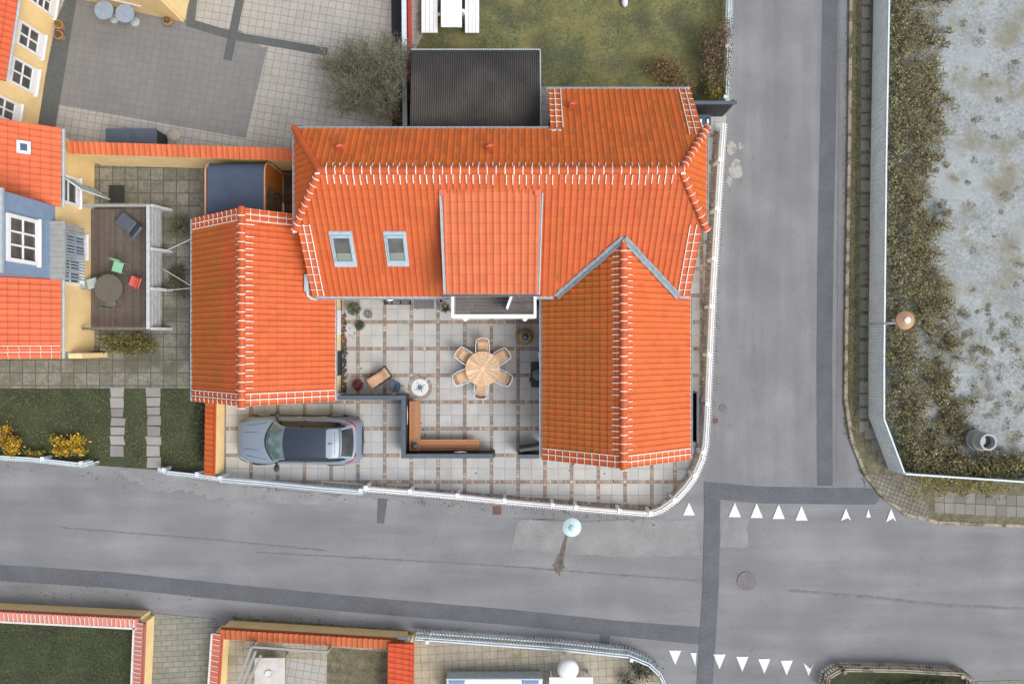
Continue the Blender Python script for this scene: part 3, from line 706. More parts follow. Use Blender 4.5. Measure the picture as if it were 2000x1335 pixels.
# skylights
for c4 in (((641, 451), (688, 451), (699, 518), (655, 518)), ((748, 451), (793, 451), (801, 517), (757, 517))):
    hs4 = [hit(sS, *c) for c in c4]; u0 = (hs4[0][0]+hs4[3][0])/2+.01; u1 = (hs4[1][0]+hs4[2][0])/2-.01; v1 = (hs4[0][1]+hs4[1][1])/2; v0 = (hs4[2][1]+hs4[3][1])/2
    mb = MB(); P = sS.P; fl = .10
    def fr(ua, ub, va, vb, h0, h1, mb=None):
        lo = [P(ua, va, h0), P(ub, va, h0), P(ub, vb, h0), P(ua, vb, h0)]; mb.extr(lo, sS.n*(h1-h0))
    fr(u0, u1, v0+.01, v0+.16, .03, .075, mb)
    for k in range(9): fr(u0+(u1-u0)*(k+.1)/9, u0+(u1-u0)*(k+.9)/9, v0-.035, v0+.012, .02, .06, mb)
    for k in range(9): fr(u0+(u1-u0)*(k+.1)/9, u0+(u1-u0)*(k+.9)/9, v1-.012, v1+.03, .03, .07, mb)
    fr(u0, u1, v1-.1, v1-.01, .03, .085, mb)
    fr(u0, u0+.07, v0+.16, v1-.1, .02, .07, mb); fr(u1-.07, u1, v0+.16, v1-.1, .02, .07, mb)
    sk = mb.build('skylight', M['zinc'], house); mb = MB()
    a0, a1, b0, b1 = u0+.07, u1-.07, v0+.16, v1-.1
    fr(a0, a1, b0, b0+.07, .03, .12, mb); fr(a0, a1, b1-.10, b1, .03, .14, mb); fr(a0, a0+.045, b0+.07, b1-.1, .03, .12, mb); fr(a1-.045, a1, b0+.07, b1-.1, .03, .12, mb)
    mb.build('sash', M['skyframe'], sk, bevel=.008)
    mb = MB(); fr(a0+.045, a1-.045, b0+.07, b1-.10, .04, .085, mb); mb.build('pane', M['glass'], sk)
    mb = MB(); fr(a0+.07, a1-.07, b0+.08, b0+.36, .086, .092, mb)
    mb.build('blind', mat('pale_blind', (.20, .24, .20), .4, var=.1), sk)

# small clay roof vents
def roof_vent(sl, px, py, par):
    u, v = hit(sl, px, py); p = sl.P(u, v, .03); q = lambda x, y, z: p+Vector((x, y, z)); w_ = .115; mb = MB()
    a, b, c_, d_, e = q(-w_, .02, .22), q(w_, .02, .22), q(w_, .20, -.10), q(-w_, .20, -.10), q(0, .12, .20)
    mb.add([a, b, e, c_, d_, q(-w_, -.12, 0), q(w_, -.12, 0)], [[0, 1, 2], [1, 3, 2], [3, 4, 2], [4, 0, 2], [0, 4, 5], [1, 6, 3]])
    o = mb.build('roof_vent', M['clay2'], par); mb = MB(); mb.poly([q(-w_+.003, -.12, .0), q(w_-.003, -.12, .0), q(w_-.003, .018, .222), q(-w_+.003, .018, .222)]); mb.build('vent_opening', M['ventdark'], o)
for px, py in ((666, 293), (957, 293), (1117, 211)): roof_vent(sN if px < 1100 else sX, px, py, house)
# flashing where the extension meets the north eave
mb = MB(); mb.bar((1.22, 6.86, 4.50), (1.60, 6.86, 4.50), .08, .03); mb.build('flashing_strip', M['zinc'], house)
gutter(house, (-7.10, 6.98, 4.36), (1.24, 6.98, 4.36), .055); gutter(house, (1.2, 8.73, zN-.06), (6.14, 8.73, zN-.06), .055)
gutter(house, (-7.13, 3.55, 4.33), (-7.13, 7.0, 4.33), .055); gutter(house, (6.38, 7.0, 4.33), (6.38, 3.75, 4.33), .05)
gutter(house, (XL-.02, 1.545, 2.70), (-2.2, 1.545, 2.70), .06); gutter(house, (.75, 1.545, 2.70), (1.55, 1.545, 2.70), .06)
gutter(house, (5.78, 1.56, 2.72), (6.24, 1.56, 2.72), .05)
mb = MB(); mb.tube([(6.14, 7.35, 4.1), (6.40, 7.25, 3.7), (6.50, 7.12, 3.55), (6.50, 7.02, 3.3), (6.42, 7.0, .1)], .035, 8); mb.build('downpipe', M['zinc'], house, smooth=True)
mb = MB(); mb.tube([(-7.14, 1.85, 2.9), (-7.12, 1.62, 2.88), (-7.0, 1.52, 2.82), (-6.90, 1.50, 2.66)], .055, 8); mb.box(-7.2, -7.05, 1.75, 2.35, 2.80, 3.02); mb.build('downpipe', M['zinc'], house)

# east wing
XA, XB, XM, ZA, ZM = 1.09, 6.32, 3.68, 2.40, 4.12; YS = -4.17
wW = Slope([(XA, YS, ZA), (XA, 1.64, ZA), (1.60, 1.62, ZA+.335), (XM, 3.37, ZM), (XM, YS, ZM)], (XA, 1.64, ZA), (XA, YS, ZA), .2, .285)
wE = Slope([(XB, YS, ZA), (XB, 1.66, ZA), (5.75, 1.62, ZA+.37), (XM, 3.37, ZM), (XM, YS, ZM)], (XB, YS, ZA), (XB, 1.66, ZA), .2, .285)
WL = max(p[1] for p in wW.uv)
def mossW(u, v, rn):
    if v > WL-.35 or u > 5.81-.45: return 0
    return (.95 if v < WL-.95 else .6)*rn.uniform(.75, 1.1)*(1 if rn.random() < .96 else .3)
WEST = (.50, .092, .016); EAST = (.54, .100, .017)
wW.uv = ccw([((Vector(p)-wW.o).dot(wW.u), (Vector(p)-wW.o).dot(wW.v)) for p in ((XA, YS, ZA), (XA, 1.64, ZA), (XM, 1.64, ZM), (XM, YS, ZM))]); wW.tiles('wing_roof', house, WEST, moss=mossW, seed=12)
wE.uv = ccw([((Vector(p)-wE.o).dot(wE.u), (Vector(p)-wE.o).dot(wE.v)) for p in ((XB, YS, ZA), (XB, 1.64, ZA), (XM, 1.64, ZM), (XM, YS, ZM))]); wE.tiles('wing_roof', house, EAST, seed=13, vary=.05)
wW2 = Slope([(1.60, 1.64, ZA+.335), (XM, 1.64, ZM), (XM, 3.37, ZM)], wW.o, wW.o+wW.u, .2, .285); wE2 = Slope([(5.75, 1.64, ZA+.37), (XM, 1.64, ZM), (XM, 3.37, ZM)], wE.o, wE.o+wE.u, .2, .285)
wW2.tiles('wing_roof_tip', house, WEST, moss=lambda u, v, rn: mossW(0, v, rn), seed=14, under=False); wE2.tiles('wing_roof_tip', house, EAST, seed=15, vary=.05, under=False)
ridge((XM, 3.30, ZM+.03), (XM, YS-.04, ZM+.03), house, mb_m=1, step=.285, r=.115, rj=.021)
wW.fan(WL-.10, .30, 1.6-3.30, 5.81-.5, r=.020); wE.fan(WL-.10, .22, .5, 7.4, r=.018, seed=6); wW.verge(5.81, -1, 0, WL-.1); wE.verge(0, 1, 0, WL-.1)
mb = MB()
for ex, ez in ((1.60, ZA+.335), (5.75, ZA+.37)):
    a = Vector((ex-(.05 if ex < 3 else -.05), 1.58, ez-.02)); b = Vector((XM, 3.40, ZM)); t = (b-a).normalized(); rows = []
    s1 = (sS.n.cross(t)).normalized(); s2 = ((wW if ex < 3 else wE).n.cross(t)).normalized()
    if s1.y < 0: s1 = -s1
    if s2.y > 0: s2 = -s2
    rl = random.Random(2)
    for k in range(25):
        c = a+t*((b-a).length*k/24); j = rl.uniform(-.012, .012)
        rows.append([c+s2*(.12+j)+Vector((0, 0, .10)), c+s2*.05+Vector((0, 0, .115)), c+Vector((0, 0, .11)), c+s1*.05+Vector((0, 0, .115)), c+s1*(.12-j)+Vector((0, 0, .105))])
    mb.grid(rows)
mb.build('valley_flashing', M['lead'], house)
gutter(house, (XA-.06, 1.60, ZA-.05), (XA-.06, YS, ZA-.05), .055); gutter(house, (XB+.06, YS, ZA-.05), (XB+.06, 1.60, ZA-.05), .055)
# walls
mb = MB()
mb.extr([(-6.78, 1.85, 0), (-6.78, 1.85, 2.75), (-6.78, 3.75, 4.22), (-6.78, 6.72, 4.30), (-6.78, 6.72, 0)], (12.78, 0, 0))
mb.box(1.40, 5.95, 6.72, 8.45, 0, 3.10); mb.extr([(1.40, 8.45, 3.1), (1.40, 6.72, 3.1), (1.40, 6.72, 4.33), (1.40, 8.45, 3.15)], (4.55, 0, 0))
mb.extr([(1.36, -3.98, 0), (6.05, -3.98, 0), (6.05, -3.98, 2.36), (XM, -3.98, 3.92), (1.36, -3.98, 2.42)], (0, 5.83, 0))
mb.build('wall', M['yellow'], house)
mb = MB(); mb.box(-6.80, 6.03, 1.82, 1.845, 0, .35); mb.box(1.33, 6.08, -4.01, -3.985, 0, .35); mb.box(1.33, 1.355, -3.985, 1.82, 0, .35); mb.build('plinth', M['black'], house)
for o, ang, w_, h_ in (((-6.2, 1.85, 1.0), 0, 1.1, 1.2), ((-1.9, 1.85, .95), 0, 1.3, 1.25), ((2.2, -3.98, .95), 0, 1.1, 1.2), ((4.4, -3.98, .95), 0, 1.1, 1.2),
                       ((1.36, .9, .95), -math.pi/2, 1.1, 1.2), ((6.05, 0.0, .95), math.pi/2, 1.1, 1.2), ((6.0, 4.5, .95), math.pi/2, 1.1, 1.2), ((-3, 6.72, 1.6), math.pi, 1.1, 1.2), ((-5.6, 6.72, 1.6), math.pi, 1.1, 1.2)):
    window(house, o, ang, w_, h_)
mb = MB(); mb.box(-3.72, -2.82, 1.79, 1.85, .1, 2.15); dd = mb.build('door', M['bluewood'], house, bevel=.01)
mb = MB(); mb.tube([(-2.92, 1.77, 1.1), (-3.05, 1.77, 1.1)], .012, 6); mb.build('handle', M['chrome'], dd)

# ================================================================ WEST OUTBUILDING
ann = thing('gabled_outbuilding', 'long orange tiled gabled outbuilding west of the courtyard, left slope browned by moss', 'outbuilding', (-8.9, 1.1, 0))
AL, AR, AM = -11.45, -6.36, -8.89; AZ, AZM = 2.17, 4.19; YB, YT = -2.12, 4.42
aW = Slope([(AL, YB, AZ), (AL, YT, AZ), (AM, YT, AZM), (AM, YB, AZM)], (AL, YT, AZ), (AL, YB, AZ), .2, .30)
aE = Slope([(AR, YB, AZ), (AR, YT, AZ), (AM, YT, AZM), (AM, YB, AZM)], (AR, YB, AZ), (AR, YT, AZ), .2, .30)
AWL = aW.uv and max(p[1] for p in aW.uv)
def mossA(u, v, rn):
    if u < .5 or u > 6.05: return 0
    if v > AWL-1.05: return .35*rn.random() if v < AWL-.75 and rn.random() < .4 else 0
    return rn.uniform(.7, 1.05)*(1 if rn.random() < .9 else .5)
aW.tiles('roof_slope', ann, ORANGE, moss=mossA, seed=21)
def mossB(u, v, rn):
    y = YB+u; x = AR-v*.786
    return 1.0*rn.random()*(1 if rn.random() < .6 else 0) if 2.0 < y < 4.0 and v < 1.35 and abs((v-.2)-(3.7-y)*-.1) < .9 else 0
aE.tiles('roof_slope', ann, (.52, .090, .017), moss=mossB, seed=22, vary=.05)
ridge((AM, YT+.03, AZM+.03), (AM, YB-.05, AZM+.03), ann, mb_m=1, step=.29, r=.115, rj=.021)
aE.fan(AWL-.10, .29, .55, 6.1, r=.020); aW.fan(AWL-.10, .19, .5, 6.1, r=.018, seed=4)
for sl_, u_, s_, rc_ in ((aE, 0, 1, .0115), (aE, 6.54, -1, .0115), (aW, 0, 1, .009), (aW, 6.54, -1, .009)): sl_.verge(u_, s_, 0, AWL-.1, rc=rc_)
gutter(ann, (AL-.06, YT, AZ-.05), (AL-.06, YB, AZ-.05), .055); gutter(ann, (AR+.025, YB, AZ-.05), (AR+.025, 1.5, AZ-.05), .05)
mb = MB(); mb.extr([(-11.2, YB+.2, 0), (-6.66, YB+.2, 0), (-6.66, YB+.2, 2.30), (AM, YB+.2, 3.98), (-11.2, YB+.2, 2.25)], (0, 6.1, 0)); mb.build('wall', M['yellow'], ann)
mb = MB(); mb.box(-6.657, -6.64, YB+.2, 1.8, 0, .10); mb.box(-11.2, -6.64, YB+.16, YB+.197, 0, .10); mb.build('plinth', M['black'], ann)
mb = MB(); mb.box(-6.655, -6.60, .28, 1.22, .30, 2.0); wf = mb.build('window_shutter', M['white'], ann)
mb = MB(); mb.box(-6.655, -6.61, -1.28, -.35, .05, 2.05); dd = mb.build('door', M['black'], ann, bevel=.01)
mb = MB(); mb.tube([(-6.58, -.50, 1.05), (-6.58, -.62, 1.05)], .014, 6); mb.build('handle', M['chrome'], dd)
# wall bed of coloured bottles/glass stones along the wall foot
gs = MB(); rr = random.Random(5)
for k in range(230):
    y = rr.uniform(-1.95, 1.10); x = rr.uniform(-6.60, -6.46); c = rr.choice([(.02, .045, .14), (.03, .04, .06), (.03, .035, .05), (.25, .16, .04), (.08, .07, .05), (.3, .08, .04), (.05, .08, .03)])
    gs.lathe([(.012, 0), (.035, .015), (.03, .04), (.01, .05)], x, y, .04, n=6, col=c)
tag(gs.build('glass_pebbles', M['col']), 'strip of blue, amber and brown glass pebbles along the outbuilding wall in the courtyard', 'pebbles', kind='stuff')

# ================================================================ BOUNDARY WALLS WITH TILED COPING
def coping_wall(name, label, pts, hgt, th, cw, base=ORANGE, stripes=False, tw=.2, tilt=.10, side=1):
    """pts: world points of the wall's centre line"""
    c = sum((Vector((*p, 0)) for p in pts), Vector())/len(pts); t_ = thing(name, label, 'wall', (c.x, c.y, 0)); mb = MB()
    for a, b in zip(pts, pts[1:]):
        A, B = Vector((*a, 0)), Vector((*b, 0)); t = (B-A).normalized(); n = Vector((-t.y, t.x, 0))
        mb.prism([tuple((A+n*th/2-t*.0)[:2]), tuple((B+n*th/2)[:2]), tuple((B-n*th/2)[:2]), tuple((A-n*th/2)[:2])], 0, hgt-.06)
    mb.build('wall_body', M['yellow'], t_)
    for a, b in zip(pts, pts[1:]):
        A, B = Vector((*a, hgt)), Vector((*b, hgt)); t = (B-A).normalized(); n = Vector((-t.y, t.x, 0))*side
        e0 = A-n*cw/2; e1 = B-n*cw/2; z = Vector((0, 0, tilt)); A0, B0 = A+n*cw/2+z, B+n*cw/2+z
        sl = Slope([e0, e1, B0, A0], e0, e1, tw, 5.0 if cw < .6 else .3)
        if sl.n.z < 0: sl.n = -sl.n
        sl.tiles('coping', t_, base, seed=int(abs(a[0])*10), vary=.10)
        if stripes:
            L = (B-A).length; k = 0
            while k*tw < L: sl.mb.bar(sl.P(k*tw, .02, .036), sl.P(k*tw, cw-.02, .036), .065, .03, (.62, .60, .58)); k += 1
            sl.mb.bar(e0+Vector((0, 0, .05)), e1+Vector((0, 0, .05)), .07, .03, (.62, .60, .58))
    return t_
wp = lambda x, y, z: tuple(W(x, y, z)[:2])
coping_wall('boundary_wall', 'long yellow boundary wall with orange tile coping running north of the sauna', [wp(134, 288, 2.0), wp(574, 302, 2.0)], 1.95, .26, .42, SALMON, tilt=.12)
coping_wall('boundary_wall', 'short yellow wall with orange coping between the car and the dark garden lawn', [wp(411, 786, 1.0), wp(409, 928, 1.0)], .98, .26, .36, ORANGE, side=1)
coping_wall('boundary_wall', 'yellow wall with striped white jointed coping round the bottom left lawn', [wp(-120, 1196, .75), wp(273, 1216, .75), wp(262, 1480, .75)], .72, .36, .42, (.48, .15, .11), stripes=True, tw=.17)
coping_wall('boundary_wall', 'yellow wall with white striped red coping left of the pergola yard', [wp(424, 1238, .85), wp(408, 1480, .85)], .80, .3, .40, (.54, .12, .07), stripes=True, tw=.20)
coping_wall('boundary_wall', 'yellow street wall with brown orange coping in front of the pergola yard', [wp(432, 1236, .8), wp(790, 1258, .8)], .78, .34, .40, (.40, .095, .030))
t_ = thing('tiled_wall_roof', 'broad red tiled lean-to roof at the right end of the pergola yard', 'lean-to', (*wp(782, 1300, 0), 0))
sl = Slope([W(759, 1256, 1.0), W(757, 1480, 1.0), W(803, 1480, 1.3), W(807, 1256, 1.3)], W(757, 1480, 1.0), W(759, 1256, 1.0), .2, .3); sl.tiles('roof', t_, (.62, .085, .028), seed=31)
mb = MB(); a, b = W(762, 1258, .9), W(800, 1478, .9); mb.box(a.x, b.x, b.y, a.y, 0, .9); mb.build('wall', M['yellow'], t_)
mb = MB(); c = W(788, 1247, .82); mb.box(c.x-.22, c.x+.22, c.y-.08, c.y+.08, .75, .86); tag(mb.build('wall_lantern', M['zinc'], bevel=.02), 'small grey box lamp on top of the yellow street wall', 'lamp')

# ================================================================ SHED, SAUNA, NORTH SIDE
t_ = thing('corrugated_shed', 'dark shed with corrugated fibre cement roof behind the main house', 'shed', (*wp(928, 175, 0), 0))
za, zb = 2.3, 2.75
a = W(804, 98, za); b = W(1054, 97, za); x0, x1, yt, yb = a.x, b.x, a.y, 7.3
rows = []; n = 58*6
for (yy, zz) in ((yt, za), ((yt+yb)/2, (za+zb)/2), (yb, zb)):
    rows.append([Vector((x0+(x1-x0)*k/n, yy, zz+.022*math.cos(2*math.pi*k/6))) for k in range(n+1)])
mb = MB(); mb.grid(rows); mb.build('roof', M['corr'], t_, smooth=True, solid=.02)
mb = MB(); mb.box(x0+.1, x1-.1, yb, yt-.12, 0, za-.1); mb.build('wall', M['black'], t_)
mb = MB(); mb.bar((x0, yt+.01, za-.02), (x1, yt+.01, za-.02), .05, .10); mb.bar((x1+.02, yt, za-.0), (x1+.02, yb, zb), .04, .1); mb.build('edge_trim', M['zinc'], t_)
sheet('side_passage', [(1054, 170), (1080, 170), (1080, 260), (1054, 260)], .030, 'plaza')

sa = thing('barrel_sauna', 'sauna with rounded dark shingle roof and varnished wooden end wall', 'sauna', (-9.9, 5.45, 0))
X0, X1, ZS = -11.02, -8.91, 2.08; yN, yS = 6.52, 4.30; rc = .42
def outline(g=0):
    pts = []
    for cx, cy, a0 in ((yN-rc, ZS-rc, 0), (yS+rc, ZS-rc, 90)):
        for k in range(9): a = R(a0+90*k/8); pts.append((cx+(rc+g)*math.cos(a), cy+(rc+g)*math.sin(a)))
    for cx, cy, a0 in ((yS+rc*.6, .15+rc*.6, 180), (yN-rc*.6, .15+rc*.6, 270)):
        for k in range(6): a = R(a0+90*k/5); pts.append((cx+(rc*.6+g)*math.cos(a), cy+(rc*.6+g)*math.sin(a)))
    return pts
o_ = outline(); mb = MB(); mb.extr([(X0+.05, y, z) for y, z in o_], (X1-X0-.1, 0, 0)); mb.build('roof', M['sauna_roof'], sa, smooth='a')
o_ = outline(-.02); mb = MB(); mb.extr([(X1-.10, y, z) for y, z in o_], (.11, 0, 0))
for k in range(14): mb.box(X1+.005, X1+.018, yS+.08, yN-.08, .38+k*.115, .38+k*.115+.105)
ew = mb.build('end_wall', M['sauna_wood'], sa)
for xx in (X0-.02, X1-.0):
    mb = MB(); oo = outline(.012); mb.tube([(xx, y, z) for y, z in oo+oo[:1]], .032, 6); mb.build('edge_trim', M['trim'], sa, smooth=True)
mb = MB(); mb.box(X1+.02, X1+.05, 4.85, 5.65, .30, 1.98); dr = mb.build('glass_door', mat('bronze_glass', (.13, .11, .065), .12, var=.25, scale=3, spec=.8), sa)
mb = MB(); mb.tube([(X1+.09, 5.52, 1.15), (X1+.09, 5.52, 1.45)], .018, 6); mb.build('handle', M['chrome'], dr)
mb = MB(); mb.box(X1+.05, X1+.09, 4.8, 5.35, .22, .30); mb.build('door_step', M['white'], sa)
mb = MB(); rr = random.Random(2)
for k in range(17): mb.box(-8.93, -7.1, 6.60-k*.14, 6.60-k*.14+.125, .06, .12, mulc(rr.choice([(.09, .035, .02), (.05, .03, .025), (.12, .05, .025), (.06, .055, .05)]), rr.uniform(.6, 1.3)))
tag(mb.build('sauna_deck', M['deck']), 'small dark red brown wooden deck in front of the sauna door', 'deck')
sheet('sauna_base', [(392, 318), (580, 318), (580, 440), (392, 440)], .045, 'joint')

# wall strip between plaza and lawn
t_ = thing('garden_wall', 'narrow pale capped wall with red painted side between plaza and lawn', 'wall', (*wp(789, 60, 0), 0))
a, b = W(790, 246, 1.2), W(789, -120, 1.2); x = -5.13*1.0
mb = MB(); A, B = W(791, 246, 1.2), W(788, -120, 1.2); mb.bar((A.x, A.y, .6), (B.x, B.y, .6), .12, 1.15); mb.build('wall_body', M['redpaint'], t_)
mb = MB(); mb.bar((A.x, A.y, 1.2), (B.x, B.y, 1.2), .17, .05); mb.build('cap', M['bluewhite'], t_)
mb = MB(); mb.bar((A.x+.16, A.y+2.0, .9), (B.x+.17, B.y, .9), .12, .06); mb.build('red_rail', M['redpaint'], t_)
sheet('planting_bed', [(764, -100), (796, -100), (804, 250), (766, 250)], .048, 'black')

# white picnic table on the lawn
t_ = thing('picnic_table', 'white garden table with two attached slatted benches on the lawn', 'picnic table', (*wp(880, 20, 0), 0))
a, b = W(861, -60, .75), W(902, 53, .75); mb = MB(); mb.box(a.x, b.x, b.y, a.y, .70, .75); mb.build('tabletop', M['white'], t_, bevel=.01)
for xa, xb in ((823, 855), (908, 936)):
    a, b = W(xa, -60, .45), W(xb, 64, .45); mb = MB()
    for k in range(4):
        w_ = (b.x-a.x)/4; mb.box(a.x+k*w_+.006, a.x+(k+1)*w_-.006, b.y, a.y, .41, .45)
    mb.build('bench', M['white'], t_)
for y in (13.6, 12.6):
    mb = MB(); a, b = W(826, 0, .35), W(934, 0, .35); mb.box(a.x, b.x, y-.05, y+.05, .33, .40); mb.box(-2.75, -2.65, y-.05, y+.05, 0, .40); mb.box(-1.9, -1.8, y-.05, y+.05, 0, .70); mb.build('leg', M['white'], t_)
c = W(1220, 5, .1); mb = MB(); mb.lathe([(.07, 0), (.13, .06), (.11, .16), (.04, .2)], c.x, c.y, .02, sy=1.5); tag(mb.build('garden_bucket', M['bluewhite'], smooth=True), 'small pale bucket lying on the lawn', 'bucket')

# bare tree on the plaza
def tree(name, label, base, top, r, seed, cols):
    rn = random.Random(seed); t_ = thing(name, label, 'tree', base); tr = MB(); tw = MB(); lf = MB()
    B = Vector(base); T = Vector(top); fork = B.lerp(T, .35); tr.tube([B, B.lerp(T, .18)+Vector((.05, .02, 0)), fork], [.13, .11, .09], 8)
    def grow(p, d, l, rad, dep):
        pts = [p]; dd = d.copy()
        for k in range(4):
            dd = (dd+Vector((rn.uniform(-.3, .3), rn.uniform(-.3, .3), rn.uniform(-.12, .18)))).normalized(); pts.append(pts[-1]+dd*l/4)
        (tr if dep == 0 else tw).tube(pts, [rad, rad*.85, rad*.7, rad*.55, rad*.4], 5 if dep < 2 else 3, cap=False, col=None if dep == 0 else mulc(rn.choice(cols), rn.uniform(.7, 1.2)))
        if dep < 3:
            n = (9, 8, 7)[dep]
            for k in range(n):
                q = pts[rn.choice((1, 2, 2, 3, 3, 4))]; dv = (dd+Vector((rn.uniform(-1, 1), rn.uniform(-1, 1), rn.uniform(-.5, .7)))*.95).normalized(); grow(q, dv, l*rn.uniform(.45, .75), rad*.5, dep+1)
        else:
            for k in range(3):
                q = pts[-1]+Vector((rn.gauss(0, .05), rn.gauss(0, .05), rn.gauss(0, .05))); s = .035
                lf.poly([q, q+Vector((s, .02, .01)), q+Vector((s, s, 0)), q+Vector((0, s, -.01))], mulc(rn.choice(cols), rn.uniform(.7, 1.3)))
    for k in range(10):
        a = 2*math.pi*k/10+rn.uniform(-.2, .2); grow(fork, Vector((math.cos(a), math.sin(a), rn.uniform(.25, 1.0))).normalized(), r*rn.uniform(.6, .8), .055, 0)
    tr.build('trunk', M['bark'], t_, smooth=True); tw.build('twigs', M['leaf'], t_); lf.build('crown', M['leaf'], t_)
tree('bare_tree', 'leafless bushy tree with dense fine twigs on the pale plaza', (*wp(742, 190, 0), 0), (*wp(708, 132, 3.0), 3.0), 1.62, 5, [(.20, .195, .135), (.17, .165, .115), (.25, .235, .15), (.13, .125, .09)])
c = W(778, 236, .5); mb = MB(); rr = random.Random(8)
for k in range(46):
    a = rr.uniform(0, 6.28); l = rr.uniform(.3, .75); p = Vector((c.x-.05, c.y+.1, .1)); mb.tube([p, p+Vector((math.cos(a)*l*.5, math.sin(a)*l*.5, .5)), p+Vector((math.cos(a)*l, math.sin(a)*l*.8, .7))], [.012, .009, .004], 4, col=mulc((.34, .27, .12), rr.uniform(.7, 1.2)))
tag(mb.build('bare_shrub', M['leaf']), 'small leafless shrub with yellowish twigs at the north eave by the capped wall', 'shrub')

# shrubs at the right edge of the lawn
def shrub(name, label, px, py, r, h, cols, n, seed, size=.04, cat='shrub', group=None, sx=1, sy=1, clumps=9, dy=0):
    rn = random.Random(seed); c = W(px, py, h*.7); t_ = thing(name, label, cat, (c.x, c.y, 0), group=group)
    st = MB()
    for k in range(16):
        a = rn.uniform(0, 6.28); q = rn.uniform(.3, .85)*r; st.tube([(c.x, c.y, .02), (c.x+math.cos(a)*q*sx*.5, c.y+math.sin(a)*q*sy*.5, h*.5), (c.x+math.cos(a)*q*sx, c.y+math.sin(a)*q*sy, h*.85)], [.015, .01, .005], 4)
    st.build('stems', M['bark'], t_); lf = MB(); leaves(lf, (c.x, c.y, h*.55), r*sx, r*sy, h*.5, n, size, cols, rn, clumps=clumps); lf.build('foliage', M['leaf'], t_); return t_
OL = [(.16, .14, .035), (.20, .165, .03), (.12, .115, .03), (.10, .085, .03)]
shrub('shrub', 'reddish brown bare hedge shrub at the lawn edge by the road', 1398, 95, .62, 1.3, [(.16, .105, .065), (.13, .10, .055), (.20, .14, .075)], 4600, 3, sy=2.6, sx=.9, clumps=22)
shrub('shrub', 'rust coloured shrub behind the northeast roof corner', 1308, 150, 1.0, .8, [(.22, .13, .065), (.17, .11, .055), (.20, .15, .06)], 3200, 4, sy=.75, clumps=14)
shrub('shrub', 'yellow green shrub in the corner by the black fence', 1400, 165, .55, .9, [(.30, .25, .03), (.20, .19, .04), (.12, .13, .03)], 1500, 6)
rn = random.Random(17); lf = MB()
for k in range(15000):
    px = rn.uniform(812, 1418); py = rn.uniform(-30, 262)
    if px < 1060 and py > 92: continue
    p = W(px, py); s = rn.uniform(.02, .05); a = rn.uniform(0, 6.28); v = Vector((math.cos(a)*s, math.sin(a)*s, rn.uniform(.0, .03)))
    u = Vector((-v.y, v.x, 0))*.35; br = px > 1250 and py > 120
    c = rn.choice([(.115, .125, .045), (.17, .165, .06), (.085, .10, .04), (.23, .20, .07)] if not br else [(.20, .13, .05), (.14, .11, .04), (.12, .12, .04)])
    q = Vector((p.x, p.y, .03)); lf.poly([q-u, q+u, q+v], mulc(c, rn.uniform(.7, 1.3)))
tag(lf.build('lawn_grass', M['leaf']), 'patchy green and brown grass on the lawn behind the house', 'grass', kind='stuff')

# black fence piece and wheelie bins at the north east corner
t_ = thing('black_fence', 'black board fence with dark cap closing the passage beside the bins', 'fence', (*wp(1385, 232, 0), 0))
a = W(1350, 228, 0); b = W(1413, 230, 0); Zf = 1.45; mb = MB(); yy = a.y
mb.box(6.45, 8.22, yy, yy+.06, .03, Zf)
for k in range(12): mb.box(6.46+k*.146, 6.46+k*.146+.136, yy-.014, yy-.001, .05, Zf-.02)
mb.build('board_panel', M['black'], t_); mb = MB(); mb.box(6.35, 8.30, yy-.03, yy+.09, Zf, Zf+.05); mb.build('cap', M['darkcap'], t_)
for x in (6.5, 8.18): mb = MB(); mb.box(x-.05, x+.05, yy+.061, yy+.16, 0, Zf-.01); mb.build('post', M['black'], t_)
for i, (px, lb) in enumerate(((1368, 'dark blue wheelie bin closest to the house gable'), (1381.5, 'dark blue wheelie bin closest to the road, beside its twin'))):
    c = W(px, 237, 1.0); t_ = thing('wheelie_bin', lb, 'bin', (c.x, c.y, 0), group='wheelie bins in the north east corner'); mb = MB()
    w_ = .125; mb.extr([(c.x-w_*.8, c.y-.22, .08), (c.x+w_*.8, c.y-.22, .08), (c.x+w_, c.y-.30, .96), (c.x-w_, c.y-.30, .96)], (0, .5, 0)); mb.build('bin_body', M['steelblue'], t_, bevel=.02)
    mb = MB(); mb.box(c.x-w_-.01, c.x+w_+.01, c.y-.31, c.y+.25, .965, 1.01); mb.lathe([(.06, 0), (.06, .03), (.03, .05)], c.x, c.y, 1.01, n=12, sy=2.4); mb.build('lid', M['steelblue'], t_, bevel=.02)
    mb = MB(); mb.tube([(c.x-w_, c.y+.27, .98), (c.x+w_, c.y+.27, .98)], .015, 6); mb.build('handle', M['black'], t_)
    mb = MB(); mb.box(c.x-.035, c.x+.035, c.y-.10, c.y+.06, 1.065, 1.067); mb.build('sticker', M['white'], t_)

